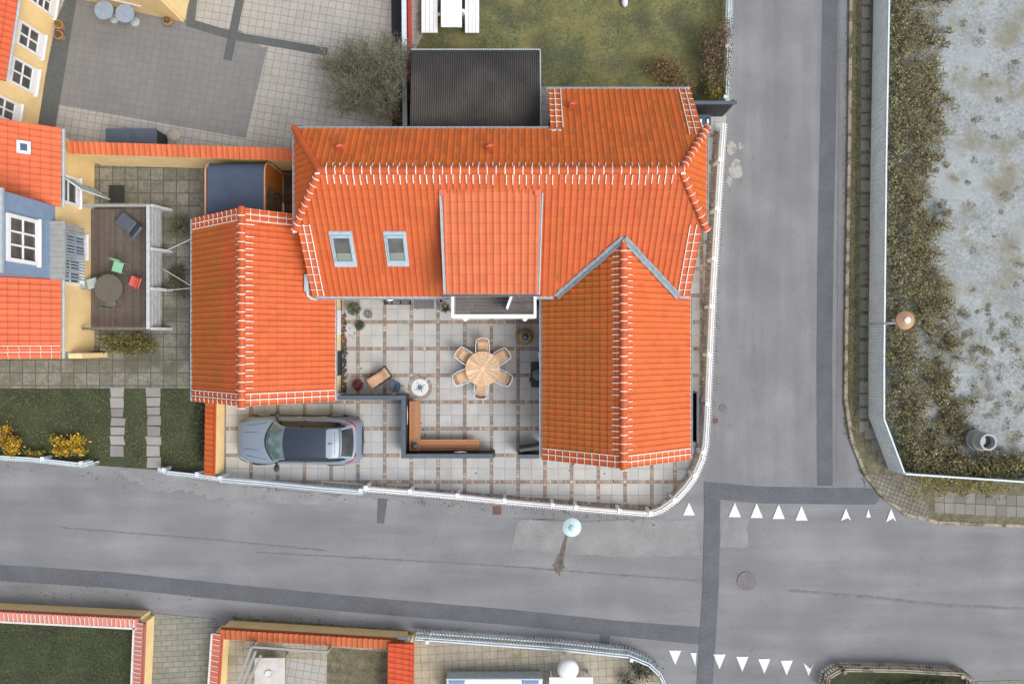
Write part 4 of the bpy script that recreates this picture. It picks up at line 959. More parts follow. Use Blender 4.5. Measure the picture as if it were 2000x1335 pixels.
# ================================================================ FENCES
def path_resample(pts, step):
    P = [Vector(p) for p in pts]; out = [P[0]]; acc = 0
    for a, b in zip(P, P[1:]):
        L = (b-a).length; d = step-acc
        while d <= L: out.append(a+(b-a)*d/L); d += step
        acc = (acc+L) % step
    return out
def picket_fence(name, label, pxpts, h, posts, sidein, sp=.105, m='white', rail2=True, face=.03, pw=.046, z0=.0):
    P = [W(x, y, h) for x, y in pxpts]; P = [Vector((p.x, p.y, 0)) for p in P]; c = P[len(P)//2]
    t_ = thing(name, label, 'fence', (c.x, c.y, 0))
    rl = MB()
    for zz in (h*.30, h*.86):
        for off in (0,):
            for a, b in zip(P, P[1:]): rl.bar(a+Vector((0, 0, zz+z0)), b+Vector((0, 0, zz+z0)), .05, .08)
    rl.build('rails', M[m], t_)
    cp = MB()
    for i, (a, b) in enumerate(zip(P, P[1:])):
        t = (b-a).normalized(); n = Vector((-t.y, t.x, 0))*sidein; cp.bar(a+n*.075+Vector((0, 0, h+z0-.02)), b+n*.075+Vector((0, 0, h+z0-.02)), .045, .04)
        cp.bar(a-n*.01+Vector((0, 0, h+z0-.03)), b-n*.01+Vector((0, 0, h+z0-.03)), .03, .03)
    cp.build('top_rail', M[m], t_)
    for a, b in zip(P, P[1:]):          # picket panel per stretch
        t = (b-a).normalized(); n = Vector((-t.y, t.x, 0))*sidein; L = (b-a).length; k = max(1, round(L/sp)); pk = MB()
        for i in range(k):
            q = a+t*(L*(i+.5)/k)-n*.055; pk.extr([q-t*pw/2+Vector((0, 0, .06+z0)), q+t*pw/2+Vector((0, 0, .06+z0)), q+t*pw/2+Vector((0, 0, h-.02+z0)), q+Vector((0, 0, h+.02+z0)), q-t*pw/2+Vector((0, 0, h-.02+z0))], -n*.022)
        pk.build('picket_panel', M[m], t_)
    for px, py in posts:
        q = W(px, py, h); q = Vector((q.x, q.y, 0)); best = min(((q-(a+(b-a)*max(0, min(1, (q-a).dot(b-a)/(b-a).length_squared)))).length, a, b) for a, b in zip(P, P[1:])) if False else None
        bd = 1e9
        for a, b in zip(P, P[1:]):
            s_ = max(0, min(1, (q-a).dot(b-a)/(b-a).length_squared)); f = a+(b-a)*s_
            if (q-f).length < bd: bd = (q-f).length; bf = f; bt = (b-a).normalized()
        n = Vector((-bt.y, bt.x, 0))*sidein; q = bf+n*.10; mb = MB(); t = bt*.055
        mb.extr([q-t+n*.06, q+t+n*.06, q+t-n*.05, q-t-n*.05], (0, 0, h+z0+.03)); po = mb.build('post', M[m], t_)
        mb = MB(); mb.extr([q-t*1.25+n*.08+Vector((0, 0, h+z0+.03)), q+t*1.25+n*.08+Vector((0, 0, h+z0+.03)), q+t*1.25-n*.06+Vector((0, 0, h+z0+.03)), q-t*1.25-n*.06+Vector((0, 0, h+z0+.03))], (0, 0, .02)); mb.build('post_cap', M[m], po)
    return t_
FP = [(712, 957), (800, 964), (890, 972), (985, 982), (1080, 991), (1180, 1000), (1273, 1007), (1296, 998), (1320, 981), (1344, 955), (1362, 930), (1375, 900), (1382, 870), (1386, 800), (1391, 690), (1397, 560), (1404, 440), (1411, 330), (1417, 240)]
picket_fence('picket_fence', 'white picket fence curving round the courtyard plot at the street corner', FP, .85,
             [(714, 957), (801, 962), (893, 970), (985, 980), (1079, 989), (1125, 993), (1210, 1001), (1270, 1005), (1322, 979), (1363, 930), (1376, 883), (1384, 788), (1390, 693), (1395, 598), (1400, 505), (1406, 408), (1412, 312)], 1)
picket_fence('drive_gate', 'white sliding gate in front of the parked car', [(427, 938), (520, 946), (620, 956), (708, 963)], .85, [(430, 936), (704, 961)], 1, m='bluewhite', sp=.09)
picket_fence('picket_fence', 'white picket fence between the lawn and the road north of the black fence', [(1422, 200), (1425, 100), (1430, -60)], .85, [(1423, 190), (1426, 90)], 1, m='bluewhite')
picket_fence('picket_fence', 'low white fence behind the yellow flowers, bottom left garden', [(-60, 891), (60, 898), (160, 909), (182, 904)], .5, [(83, 898), (160, 908)], 1, m='bluewhite')
picket_fence('picket_fence', 'low white fence from the stepping stones to the short yellow wall', [(307, 917), (325, 924), (400, 932), (424, 936)], .5, [(320, 918), (385, 928)], 1, m='bluewhite')
picket_fence('picket_fence', 'white picket fence curving round the beige garden across the street', [(810, 1245), (950, 1255), (1100, 1266), (1230, 1280), (1270, 1297), (1292, 1318), (1312, 1360)], .7, [(835, 1250), (1235, 1284)], -1, m='bluewhite', sp=.12)
picket_fence('picket_fence', 'mossy white fence round the green plot at the bottom right', [(1612, 1350), (1618, 1322), (1645, 1306), (1760, 1308), (1885, 1315), (1903, 1330), (1908, 1360)], .5, [(1650, 1306), (1880, 1314)], -1, m='kerb', sp=.12)
# tall pale board fence round the gravel lot: boards leaning out to the road
t_ = thing('board_fence', 'long pale blue white board fence between mossy pavement and gravel lot', 'fence', (*wp(1696, 500, 0), .08))
P = [Vector((*tuple(W(x, y, .08)[:2]), .08)) for x, y in FB]; hb = 1.05
for i, (a, b) in enumerate(zip(P, P[1:])):
    t = (b-a).normalized(); L = (b-a).length; k = max(1, round(L/.11)); mb = MB()
    for q in range(k):
        p = a+t*(L*(q+.06)/k); r_ = a+t*(L*(q+.94)/k); n = Vector((-t.y, t.x, 0))*.02*(1 if q % 2 else .8)
        mb.extr([p, r_, r_+Vector((0, 0, hb)), p+Vector((0, 0, hb))], n)
    mb.build('board_panel', M['fencepale'], t_)
    mb = MB(); n = Vector((-t.y, t.x, 0)); mb.bar(a+Vector((0, 0, hb+.01))+n*.03, b+Vector((0, 0, hb+.01))+n*.03, .06, .05); mb.build('cap_rail', M['bluewhite'], t_)

# ================================================================ STREET LAMPS, HEDGE, DRUM, MANHOLES
def lamp(label, bx, by, lx, ly, z, shade, center):
    b = W(bx, by, 0); l = W(lx, ly, z); t_ = thing('street_lamp', label, 'street lamp', (b.x, b.y, 0)); mb = MB()
    m_ = Vector((b.x, b.y, z-.55)); mb.tube([(b.x, b.y, 0), (b.x, b.y, z-.45)], .04, 10); mb.tube([(b.x, b.y, z-.45), (b.x*.6+l.x*.4, b.y*.6+l.y*.4, z-.12), (l.x, l.y, z-.1)], .028, 8); mb.build('pole', M['bluewhite'], t_, smooth=True)
    mb = MB(); mb.lathe([(.30, -.12), (.335, -.09), (.325, -.05), (.20, .03), (.10, .06)], l.x, l.y, z, n=36); mb.build('lamp_shade', shade, t_, smooth='a')
    mb = MB(); mb.lathe([(.11, .0), (.11, .09), (.07, .12), (.01, .13)], l.x, l.y, z, n=24); mb.build('lamp_top', center, t_, smooth='a')
lamp('street lamp with round pale blue shade outside the white picket fence', 1106, 1000, 1117, 1030, 2.85, M['lampglass'], mat('lamp_top_blue', (.42, .60, .66), .35))
lamp('street lamp with round tan shade standing in the hedge behind the board fence', 1694, 633, 1770, 625, 2.8, mat('tan_lamp_shade', (.36, .22, .12), .5), M['white'])
t_ = thing('metal_drum', 'pale ribbed metal drum with an open top standing among weeds on the gravel lot', 'drum', (*wp(1897, 856, .1), .09)); c = W(1897, 856, .1)
mb = MB(); mb.lathe([(.36, 0), (.38, .04), (.38, .3), (.40, .32), (.38, .34), (.36, .6), (.37, .62), (.35, .64), (.30, .95), (.31, .98), (.25, .98), (.24, .7)], c.x, c.y, .09, n=32); mb.build('drum_body', M['concrete'], t_, smooth='a')
mb = MB(); mb.lathe([(.235, .70), (.236, .72)], c.x, c.y, .09, n=24); mb.build('water', M['glass'], t_)
rn = random.Random(23); hg = MB(); tw = MB()
HC = [(.25, .24, .135), (.29, .265, .12), (.21, .21, .125), (.18, .17, .115), (.34, .285, .09), (.24, .205, .135)]
def hedge_blob(px, py, r, h, n, cols=HC, size=.055):
    c = W(px, py, h*.6+.08); leaves(hg, (c.x, c.y, .1+h*.45), r, r, h*.55, n, size, cols, rn, clumps=7)
    for k in range(10):
        a = rn.uniform(0, 6.28); q = r*rn.uniform(.6, 1.15); tw.tube([(c.x, c.y, .1), (c.x+math.cos(a)*q*.6, c.y+math.sin(a)*q*.6, h*.8), (c.x+math.cos(a)*q, c.y+math.sin(a)*q, h*1.05)], [.014, .01, .004], 4, col=(.16, .13, .07))
for k in range(46):
    y = -60+k*21.5; wdt = 58+16*math.sin(k*.9)+8*math.sin(k*2.3); x = 1752+rn.uniform(0, wdt)
    if y > 780: x += (y-780)*.25
    hedge_blob(x, y+rn.uniform(-8, 8), rn.uniform(.55, .85), rn.uniform(.5, .9), 480, size=.04)
    hedge_blob(1752+rn.uniform(0, wdt*1.15), y+rn.uniform(-10, 10), rn.uniform(.4, .7), rn.uniform(.4, .75), 330, size=.036)
    hedge_blob(1742+(max(0, y-800)*.4)+rn.uniform(0, 12), y, .42, .8, 260, cols=HC[1:4])
    if k % 2: hedge_blob(x+rn.uniform(22, 55), y+rn.uniform(-10, 10), rn.uniform(.28, .5), .5, 220)
for k in range(150):
    y = rn.uniform(-40, 900) if k % 3 else rn.uniform(560, 900); hedge_blob(1800+abs(rn.gauss(0, 28))+(40 if y > 620 else 0)*rn.random()+(50 if y > 780 else 0)*rn.random(), y, rn.uniform(.15, .45), rn.uniform(.2, .45), 110, size=.035)
for k in range(26): hedge_blob(1775+k*10+rn.uniform(-5, 5), 908+rn.uniform(-22, 8)+k*.5, rn.uniform(.35, .55), .75, 260)
for k in range(22):       # sprays hanging over the end of the fence
    p = W(1800+k*9, 925, 1.1); mb_ = tw; e = p+Vector((rn.uniform(-.4, .3), rn.uniform(-.9, -.3), -.5)); tw.tube([p+Vector((0, .5, -.4)), p, e], [.012, .009, .004], 4, col=(.22, .19, .05))
    leaves(hg, (e.x, e.y, e.z), .28, .35, .2, 60, .05, [(.25, .22, .04), (.2, .18, .05)], rn)
tag(hg.build('dune_hedge', M['leaf']), 'tangled olive and yellow hedge along the inside of the board fence', 'hedge', kind='stuff')
tag(tw.build('hedge_twigs', M['leaf']), 'bare thin twigs sticking out of the olive hedge', 'twigs', kind='stuff')
wd = MB()
for k in range(150):
    px = rn.uniform(1830, 2030); py = rn.uniform(-30, 930) if rn.random() < .4 else rn.uniform(600, 930)
    if (px-1905)**2+(py-857)**2 < 50**2: continue
    c = W(px, py, .1); r_ = rn.uniform(.08, .34); leaves(wd, (c.x, c.y, .09), r_, r_*rn.uniform(.5, 1.3), .05, int(120*r_/.2), .028, [(.20, .19, .125), (.24, .215, .14), (.17, .165, .11), (.27, .22, .13)], rn, shell=0, flat=.8)
tag(wd.build('lot_weeds', M['leaf']), 'low weed tufts scattered over the pale gravel lot', 'weeds', kind='stuff')
ms = MB()
for k in range(4200):
    py = rn.uniform(-40, 850); e = rn.choice((0, 1, 2)); px = (1663, 1676, 1697)[e]+rn.gauss(0, 2.2)-py*.008
    p = W(px, py, .09); s = rn.uniform(.015, .045); a = rn.uniform(0, 6.28); u = Vector((math.cos(a)*s, math.sin(a)*s, .01)); v = Vector((-u.y, u.x, .01))
    ms.poly([p-u, p+v*.6, p+u, p-v*.6], mulc(rn.choice([(.08, .085, .02), (.13, .12, .025), (.06, .05, .025), (.13, .09, .04)]), rn.uniform(.7, 1.3)))
tag(ms.build('pavement_moss', M['leaf']), 'moss and dead leaves in the joints of the pavement slabs', 'moss', kind='stuff')
mb = MB(); mh = mat('cast_iron', (.15, .135, .15), .7, var=.2, scale=10)
def manhole(px, py, r, label, m=mh):
    c = W(px, py); mb = MB(); mb.lathe([(r, 0), (r, .012), (r*.9, .014), (r*.88, .010), (r*.1, .012)], c.x, c.y, .012, n=28)
    for k in range(8): a = k*math.pi/4; mb.bar((c.x+math.cos(a)*r*.3, c.y+math.sin(a)*r*.3, .028), (c.x+math.cos(a)*r*.8, c.y+math.sin(a)*r*.8, .028), .02, .006)
    tag(mb.build('manhole_cover', m), label, 'manhole cover')
manhole(1458, 1134, .37, 'large round cast iron manhole cover in the middle of the junction')
manhole(1412, 797, .15, 'small brownish round cover on the road east of the fence')
rs = mat('rusty_iron', (.16, .085, .065), .8, var=.3, scale=12)
manhole(827, 982, .09, 'tiny dark round cover in the asphalt just south of the picket fence')
for px, py, lb in ((971, 996, 'rusty square drain grate at the foot of the picket fence'), (1397, 821, 'small rusty drain grate at the road edge east of the house')):
    c = W(px, py); mb = MB(); r_ = .17 if px < 1000 else .1; mb.box(c.x-r_, c.x+r_, c.y-r_, c.y+r_, .006, .0105)
    for k in range(5): mb.box(c.x-r_*.8, c.x+r_*.8, c.y-r_*.8+k*r_*.36, c.y-r_*.8+k*r_*.36+r_*.16, .010, .022)
    tag(mb.build('drain_grate', rs), lb, 'drain grate')

lt = MB(); rr = random.Random(61)
for path, n, sg_ in (([(712, 968), (1000, 996), (1275, 1020)], 130, 5), ([(0, 912), (300, 935), (700, 975)], 120, 8), ([(440, 1203), (800, 1232), (1230, 1262)], 520, 6), ([(1395, 850), (1402, 560), (1420, 250)], 90, 3), ([(1652, 20), (1645, 780), (1690, 950)], 260, 3), ([(0, 1150), (400, 1180)], 90, 14)):
    for k in range(n):
        q = rr.random()*(len(path)-1); i = int(q); f = q-i; x = path[i][0]*(1-f)+path[i+1][0]*f+rr.gauss(0, sg_*.6); y = path[i][1]*(1-f)+path[i+1][1]*f+rr.gauss(0, sg_)
        p = W(x, y); a = rr.uniform(0, 6.28); l = rr.uniform(.012, .04); u = Vector((math.cos(a)*l, math.sin(a)*l, .004)); v = Vector((-u.y, u.x, .004))*.6; p.z = .022
        lt.poly([p-u, p+v, p+u, p-v], mulc(rr.choice([(.12, .085, .04), (.07, .06, .04), (.15, .12, .05), (.05, .06, .025)]), rr.uniform(.7, 1.3)))
tag(lt.build('road_litter', M['leaf']), 'dry leaves and grit gathered along the road edges', 'leaves', kind='stuff')

# ================================================================ THE CAR
car = thing('parked_car', 'grey blue car with dark glass roof parked on the forecourt, nose left', 'car', (*tuple(W(583, 859.5, .75)[:2]), .03), rz=R(-.6), world=False)
LC = 4.70
def cs(x0): return x0-LC/2
# lower body: stations x, half width at belt, half width max, belt height, centre height
ST = [(0.00, .50, .52, .60, .62), (.04, .60, .64, .66, .69), (.16, .64, .715, .74, .79), (.36, .70, .825, .82, .88), (.70, .745, .915, .90, .965), (1.05, .765, .925, .96, 1.02),
      (1.40, .785, .905, .985, 1.03), (2.0, .79, .895, .985, 1.02), (2.7, .79, .895, 1.0, 1.02), (3.4, .78, .915, 1.02, 1.04), (3.9, .755, .925, 1.04, 1.06), (4.25, .715, .895, 1.05, 1.08),
      (4.45, .68, .85, 1.03, 1.06), (4.60, .63, .80, .96, .98), (4.68, .58, .74, .78, .80), (4.72, .55, .70, .60, .62)]
rows = []
for x, wb, wm, zb, zc in ST:
    half = [(0, zc), (wb*.35, zc-.004), (wb*.7, zc-.015), (wb*.92, zb+.012), (wb, zb), (wb+(wm-wb)*.55, zb-.07), (wm-.01, zb-.18), (wm, zb*.62), (wm-.012, .42), (wm-.05, .24), (wm-.12, .20)]
    k = 1 if 0.1 < x < 4.6 else 1
    pts = [(cs(x)+(.0), -y, z) for y, z in half[::-1]]+[(cs(x), y, z) for y, z in half[1:]]
    rows.append([Vector(p) for p in pts])
mb = MB(); mb.grid(rows); n = len(rows[0]); mb.poly(rows[0][::-1]); mb.poly(rows[-1])
bo = mb.build('body', M['carpaint'], car, smooth='a')
md = bo.modifiers.new('sub', 'SUBSURF'); md.levels = 1; md.render_levels = 2
# greenhouse: s, x centre, z, half width, crown, bow
TS = [(1.10, 1.00, .74, .02, .32), (1.30, 1.17, .69, .03, .25), (1.52, 1.33, .63, .035, .17), (1.78, 1.49, .575, .04, .08), (2.0, 1.55, .56, .04, .04), (2.4, 1.595, .555, .04, 0), (2.9, 1.60, .548, .04, 0),
      (3.40, 1.555, .54, .04, 0), (3.70, 1.49, .535, .038, -.02), (3.94, 1.41, .53, .035, -.04), (4.00, 1.375, .53, .035, -.05), (4.22, 1.24, .56, .03, -.06), (4.40, 1.11, .585, .02, -.07), (4.50, 1.03, .60, .02, -.07)]
def tp(s, t, off=0):
    i = 0
    s = max(0, min(len(TS)-1.0001, s)); i = int(s); f = s-i; A, B = TS[i], TS[i+1]
    x, z, w_, c_, b_ = [A[k]*(1-f)+B[k]*f for k in range(5)]; x += .05+max(0, z-1.0)*.32*(1-max(0, x-2.6)*.28)
    dx, dz = B[0]-A[0], B[1]-A[1]; l = math.hypot(dx, dz); nx, nz = -dz/l, dx/l
    return Vector((cs(x+b_*t*t)+nx*off, w_*t, z-c_*t*t+nz*off))
def belt(s):
    p = tp(s, 1); x = p.x+LC/2
    for A, B in zip(ST, ST[1:]):
        if A[0] <= x <= B[0]:
            f = (x-A[0])/(B[0]-A[0]); return Vector((p.x, A[1]*(1-f)+B[1]*f-.015, (A[3]*(1-f)+B[3]*f)))
    return Vector((p.x, .6, 1.0))
def top_patch(s0, s1, t0, t1, off, name, m, parent, ns=14, nt_=12, s_edge=None):
    g = [[tp(s0+(s1-s0)*i/ns, t0+(t1-t0)*j/nt_, off) for j in range(nt_+1)] for i in range(ns+1)]
    mb = MB(); mb.grid(g); return mb.build(name, m, parent, smooth=True)
def side_pt(s, q, sg, off=0):
    a, b = belt(s), tp(s, 1); p = a.lerp(b, q); p.y += off; p.y += .03*math.sin(q*math.pi); p.z += off*.5; return Vector((p.x, p.y*sg, p.z))
top_patch(0, 13, -1, 1, 0, 'cabin', M['carpaint'], car, 60, 14)
for sg in (1, -1):
    mb = MB(); mb.grid([[side_pt(13*i/60, q/5, sg) for q in range(6)] for i in range(61)]); mb.build('cabin_side', M['carpaint'], car, smooth=True)
top_patch(.12, 2.9, -.93, .93, .008, 'windshield', M['windshield'], car)
top_patch(.0, .32, -.96, .96, .013, 'cowl', M['rubber'], car)
top_patch(3.05, 7.1, -.955, .955, .008, 'glass_roof', M['carroof'], car)
top_patch(9.6, 12.6, -.90, .90, .008, 'rear_window', M['carglass'], car)
for sg in (1, -1):
    mb = MB(); g = []
    for i in range(41):
        s = .55+(11.0-.55)*i/40; x = s/11; lo, hi = .06, .90
        hi = min(.90, .10+(s-.4)*.62) if s < 1.8 else .90
        if s > 8.5: lo = .06+(s-8.5)/2.5*.62; 
        hi = min(hi, .90)
        g.append([side_pt(s, lo+(hi-lo)*q/4, sg, .008) for q in range(5)])
    mb.grid(g); sw = mb.build('side_window', M['carglass'], car, smooth=True)
    mb = MB(); mb.extr([side_pt(5.0, .02, sg, .01), side_pt(5.0, .92, sg, .01), side_pt(5.18, .92, sg, .01), side_pt(5.18, .02, sg, .01)], (0, sg*.006, .003)); mb.build('door_pillar', M['rubber'], sw)
    mb = MB(); mb.tube([tp(3.1+4.3*i/12, sg*1.0, .03) for i in range(13)], .016, 6); mb.build('roof_rail', M['black'], car, smooth=True)
    mb = MB(); mb.tube([tp(.1+2.9*i/12, sg*.985, .006) for i in range(13)], .014, 5); mb.build('window_trim', M['white'] if 0 else M['zinc'], car, smooth=True)
    # mirror
    mb = MB(); mb.lathe([(.02, -.08), (.10, -.05), (.12, .0), (.10, .05), (.03, .075)], cs(1.64), sg*1.0, 1.06, n=16, sx=.85, sy=1.1); mb.bar((cs(1.62), sg*.80, .99), (cs(1.64), sg*.96, 1.02), .06, .04); mb.build('mirror', M['black'], car, smooth=True)
    for x in (2.30, 3.28): mb = MB(); mb.tube([(cs(x), sg*.885, .83), (cs(x+.05), sg*.905, .84), (cs(x+.16), sg*.905, .84), (cs(x+.2), sg*.885, .83)], .014, 6); mb.build('door_handle', M['zinc'], car, smooth=True)
    for x in (.92, 3.72):
        mb = MB(); mb.tube([(cs(x), sg*.68, .35), (cs(x), sg*.915, .35)], .35, 28); wl = mb.build('wheel', M['rubber'], car)
        mb = MB(); mb.tube([(cs(x), sg*.90, .35), (cs(x), sg*.922, .35)], .24, 20); mb.build('rim', M['zinc'], wl)
        mb = MB(); pts = [(cs(x)+.41*math.cos(a), sg*.918, .36+.41*math.sin(a)) for a in [math.pi*k/14 for k in range(15)]]; mb.tube(pts, .028, 6); mb.build('wheel_arch', M['black'], car, smooth=True)
    mb = MB(); mb.grid([[Vector((cs(x), sg*y, z+dz)) for dz in (0, .05)] for x, y, z in ((.10, .70, .70), (.20, .775, .72), (.34, .835, .745), (.5, .87, .77))]); 
    mb = MB(); mb.tube([(cs(.10), sg*.66, .725), (cs(.2), sg*.735, .765), (cs(.36), sg*.80, .80), (cs(.5), sg*.835, .83)], [.012, .022, .022, .008], 6); mb.build('headlight', M['glass'], car, smooth=True)
    mb = MB(); mb.tube([(cs(4.18), sg*.80, .985), (cs(4.34), sg*.755, .995), (cs(4.46), sg*.69, 1.0), (cs(4.56), sg*.58, .985), (cs(4.60), sg*.42, .98)], [.008, .028, .034, .03, .01], 8); mb.build('tail_light', M['red'], car, smooth=True)
    mb = MB(); mb.box(cs(1.35), cs(3.3), min(sg*.87, sg*.905), max(sg*.87, sg*.905), .22, .36); mb.build('sill', M['black'], car, bevel=.02)
    mb = MB()      # creases in the bonnet
    for (xa, ya, za), (xb, yb, zb) in (((.45, .56, .895), (1.25, .70, 1.005)), ((.35, .30, .885), (.95, .34, 1.0))): mb.tube([(cs(xa), sg*ya, za-.006), (cs((xa+xb)/2), sg*(ya+yb)/2, (za+zb)/2+.004), (cs(xb), sg*yb, zb-.008)], .008, 5)
    mb.build('bonnet_crease', mat('dark_gap', (.07, .085, .11), .6), car)
mb = MB(); mb.tube([(cs(.02), y, .40-.0) for y in (-.5, -.25, 0, .25, .5)], .045, 8); mb.build('front_bumper', M['black'], car, smooth=True)
mb = MB(); mb.tube([(cs(4.50), -.72, .50), (cs(4.70), -.5, .50), (cs(4.74), 0, .50), (cs(4.70), .5, .50), (cs(4.50), .72, .50)], .06, 8); mb.build('rear_bumper', M['black'], car, smooth=True)
mb = MB(); mb.grid([[tp(9.15, t, .012)+Vector((0, 0, .005)), tp(9.75, t, .03)+Vector((.04, 0, .012))] for t in [-.96+.16*k for k in range(13)]]); mb.build('spoiler', M['carpaint'], car, smooth=True, solid=.02)
mb = MB(); p = tp(7.6, 0, .02); mb.lathe([(.06, -.02), (.05, .02), (.02, .06), (.004, .075)], p.x, 0, p.z, n=14, sx=1.3, sy=.5); mb.build('antenna_fin', M['carpaint'], car, smooth=True)
mb = MB(); mb.tube([tp(.35, -.75, .016), tp(.7, -.2, .016), tp(.55, .2, .016)], .009, 5); mb.tube([tp(.4, .1, .016), tp(.75, .6, .016)], .009, 5); mb.build('wiper', M['black'], car)
p = tp(5.0, 0, .012); mb = MB(); mb.tube([tp(5.0, -.93, .0085), tp(5.0, -.4, .0085), tp(5.0, .4, .0085), tp(5.0, .93, .0085)], .006, 4); mb.build('roof_seam', M['black'], car)
mb = MB(); mb.tube([tp(8.3, k*.16, .004) for k in range(-5, 6)], .006, 4); mb.build('tailgate_gap', M['black'], car)

# ================================================================ COURTYARD FURNITURE
TC = W(942.7, 719.7, .74)
t_ = thing('round_table', 'round teak garden table with radiating slats in the courtyard', 'table', (TC.x, TC.y, .04), world=False)
rr = random.Random(9); mb = MB(); n = 44
for k in range(n):
    a0, a1 = 2*math.pi*(k+.02)/n, 2*math.pi*(k+.98)/n; c = mixc((.66, .42, .25), (.80, .58, .38), rr.random()); c = mulc(c, rr.uniform(.74, 1.08)*.95)
    pts = [(r_*math.cos(a), r_*math.sin(a)) for r_, a in ((.085, a0), (.63, a0), (.63, a1), (.085, a1))]; mb.prism(pts, .665, .695+rr.uniform(0, .001), c)
mb.build('tabletop', M['benchwood'], t_)
mb = MB(); mb.lathe([(.625, .66), (.655, .665), (.658, .695), (.650, .702), (.628, .702), (.626, .66)], n=64, col=(.66, .44, .27)); mb.build('rim', M['benchwood'], t_, smooth='a')
mb = MB(); mb.lathe([(.09, .66), (.092, .708), (.085, .715), (.01, .717)], n=32, col=(.74, .52, .35)); mb.build('centre_cap', M['benchwood'], t_, smooth='a')
for k in range(4):
    a = R(20+90*k); mb = MB(); mb.bar((math.cos(a)*.12, math.sin(a)*.12, .66), (math.cos(a)*.45, math.sin(a)*.45, 0), .05, .05, (.45, .26, .13)); mb.build('leg', M['benchwood'], t_)
def chair():
    r = thing('garden_chair', 'x', 'chair', (0, 0, 0), world=False, group='teak and white garden chairs round the table'); rr = random.Random(1)
    # sits facing -x; seat from x=-.22 to .20
    mb = MB()
    for k in range(9):
        x = -.22+k*.049; hw = .165+.035*(x+.22)/.42*-1+.03; mb.box(x, x+.041, -hw, hw, .425, .445, mulc((.68, .44, .24), rr.uniform(.85, 1.1)))
    mb.build('seat', M['benchwood'], r)
    mb = MB()
    for k in range(7):
        a = -.19+k*.0545; z0, z1 = .50, .80; xo = .24+.035*(1-(abs(a+.022)/.2)**2); mb.add([(xo-.03, a, z0), (xo-.03, a+.048, z0), (xo+.07, a+.048, z1), (xo+.07, a, z1), (xo-.012, a, z0), (xo-.012, a+.048, z0), (xo+.09, a+.048, z1), (xo+.09, a, z1)],
              [[0, 1, 2, 3], [7, 6, 5, 4], [0, 4, 5, 1], [1, 5, 6, 2], [2, 6, 7, 3], [3, 7, 4, 0]], mulc((.50, .27, .15), rr.uniform(.85, 1.1)))
    mb.build('backrest', M['benchwood'], r)
    mb = MB(); q = .013
    mb.tube([(.23, -.245, .62), (.25, -.235, .80)]+[(.305+.06*(1-(y/.235)**2), y, .83) for y in (-.235, -.15, -.05, .05, .15, .235)]+[(.25, .235, .80), (.23, .245, .62)], q, 7)
    for s in (-1, 1): mb.tube([(-.22, s*.19, .41), (.22, s*.185, .41)], q, 6)
    mb.tube([(-.22, -.19, .41), (-.22, .19, .41)], q, 6); mb.tube([(.22, -.185, .41), (.22, .185, .41)], q, 6)
    mb.build('frame', M['white'], r, smooth=True)
    for s in (-1, 1):
        mb = MB(); mb.tube([(.245, s*.205, .70), (.22, s*.24, .645), (.10, s*.262, .64), (-.20, s*.258, .64), (-.24, s*.25, .60)], .014, 7); mb.build('armrest', M['white'], r, smooth=True)
        for pts in ([(-.24, s*.25, .60), (-.26, s*.25, 0)], [(.22, s*.24, .66), (.27, s*.25, 0)]): mb = MB(); mb.tube(pts, q, 6); mb.build('leg', M['white'], r, smooth=True)
    return r
ch0 = chair(); first = True
for ang, dist, lb in ((90.5, .80, 'teak chair with white frame on the balcony side of the round table'), (145.5, .82, 'teak chair at the upper left of the round table, facing down right'), (203, .83, 'teak chair at the lower left of the round table, nearest the compass rose'),
                      (265.5, .79, 'teak chair at the south side of the round table, facing the balcony'), (-24.5, .83, 'teak chair at the lower right of the round table, nearest the grill'), (33, .82, 'teak chair at the upper right of the round table, nearest the clay oven')):
    a = R(ang); loc = (TC.x+math.cos(a)*dist, TC.y+math.sin(a)*dist, .04)
    if first: ch0.location = loc; ch0.rotation_euler = (0, 0, a); ch0['label'] = lb; first = False
    else: dup(ch0, loc, a, lb)

# clay oven / fire pot with glass ball
c = W(1025.3, 657.5, .3); t_ = thing('fire_pot', 'round ringed tan clay fire pot topped by a dark glass ball', 'fire pot', (c.x, c.y, .04))
mb = MB(); mb.lathe([(.24, .04), (.31, .10), (.32, .22), (.29, .32), (.245, .37), (.24, .40), (.20, .43), (.19, .46), (.15, .47)], c.x, c.y, n=40, col=(.34, .235, .13)); mb.build('pot_body', M['col'], t_, smooth='a')
for r_, z in ((.25, .395), (.31, .17)): mb = MB(); mb.tube([(c.x+r_*math.cos(2*math.pi*k/36), c.y+r_*math.sin(2*math.pi*k/36), z) for k in range(37)], .016, 6, col=(.20, .12, .055)); mb.build('clay_ring', M['col'], t_, smooth=True)
mb = MB(); mb.lathe([(.02+.11*math.sin(R(a)), -.12*math.cos(R(a))) for a in range(0, 181, 15)], c.x, c.y, .54, n=24); mb.build('glass_ball', mat('dark_mirror_glass', (.10, .13, .16), .05, metal=.8, var=.5, scale=5), t_, smooth=True)

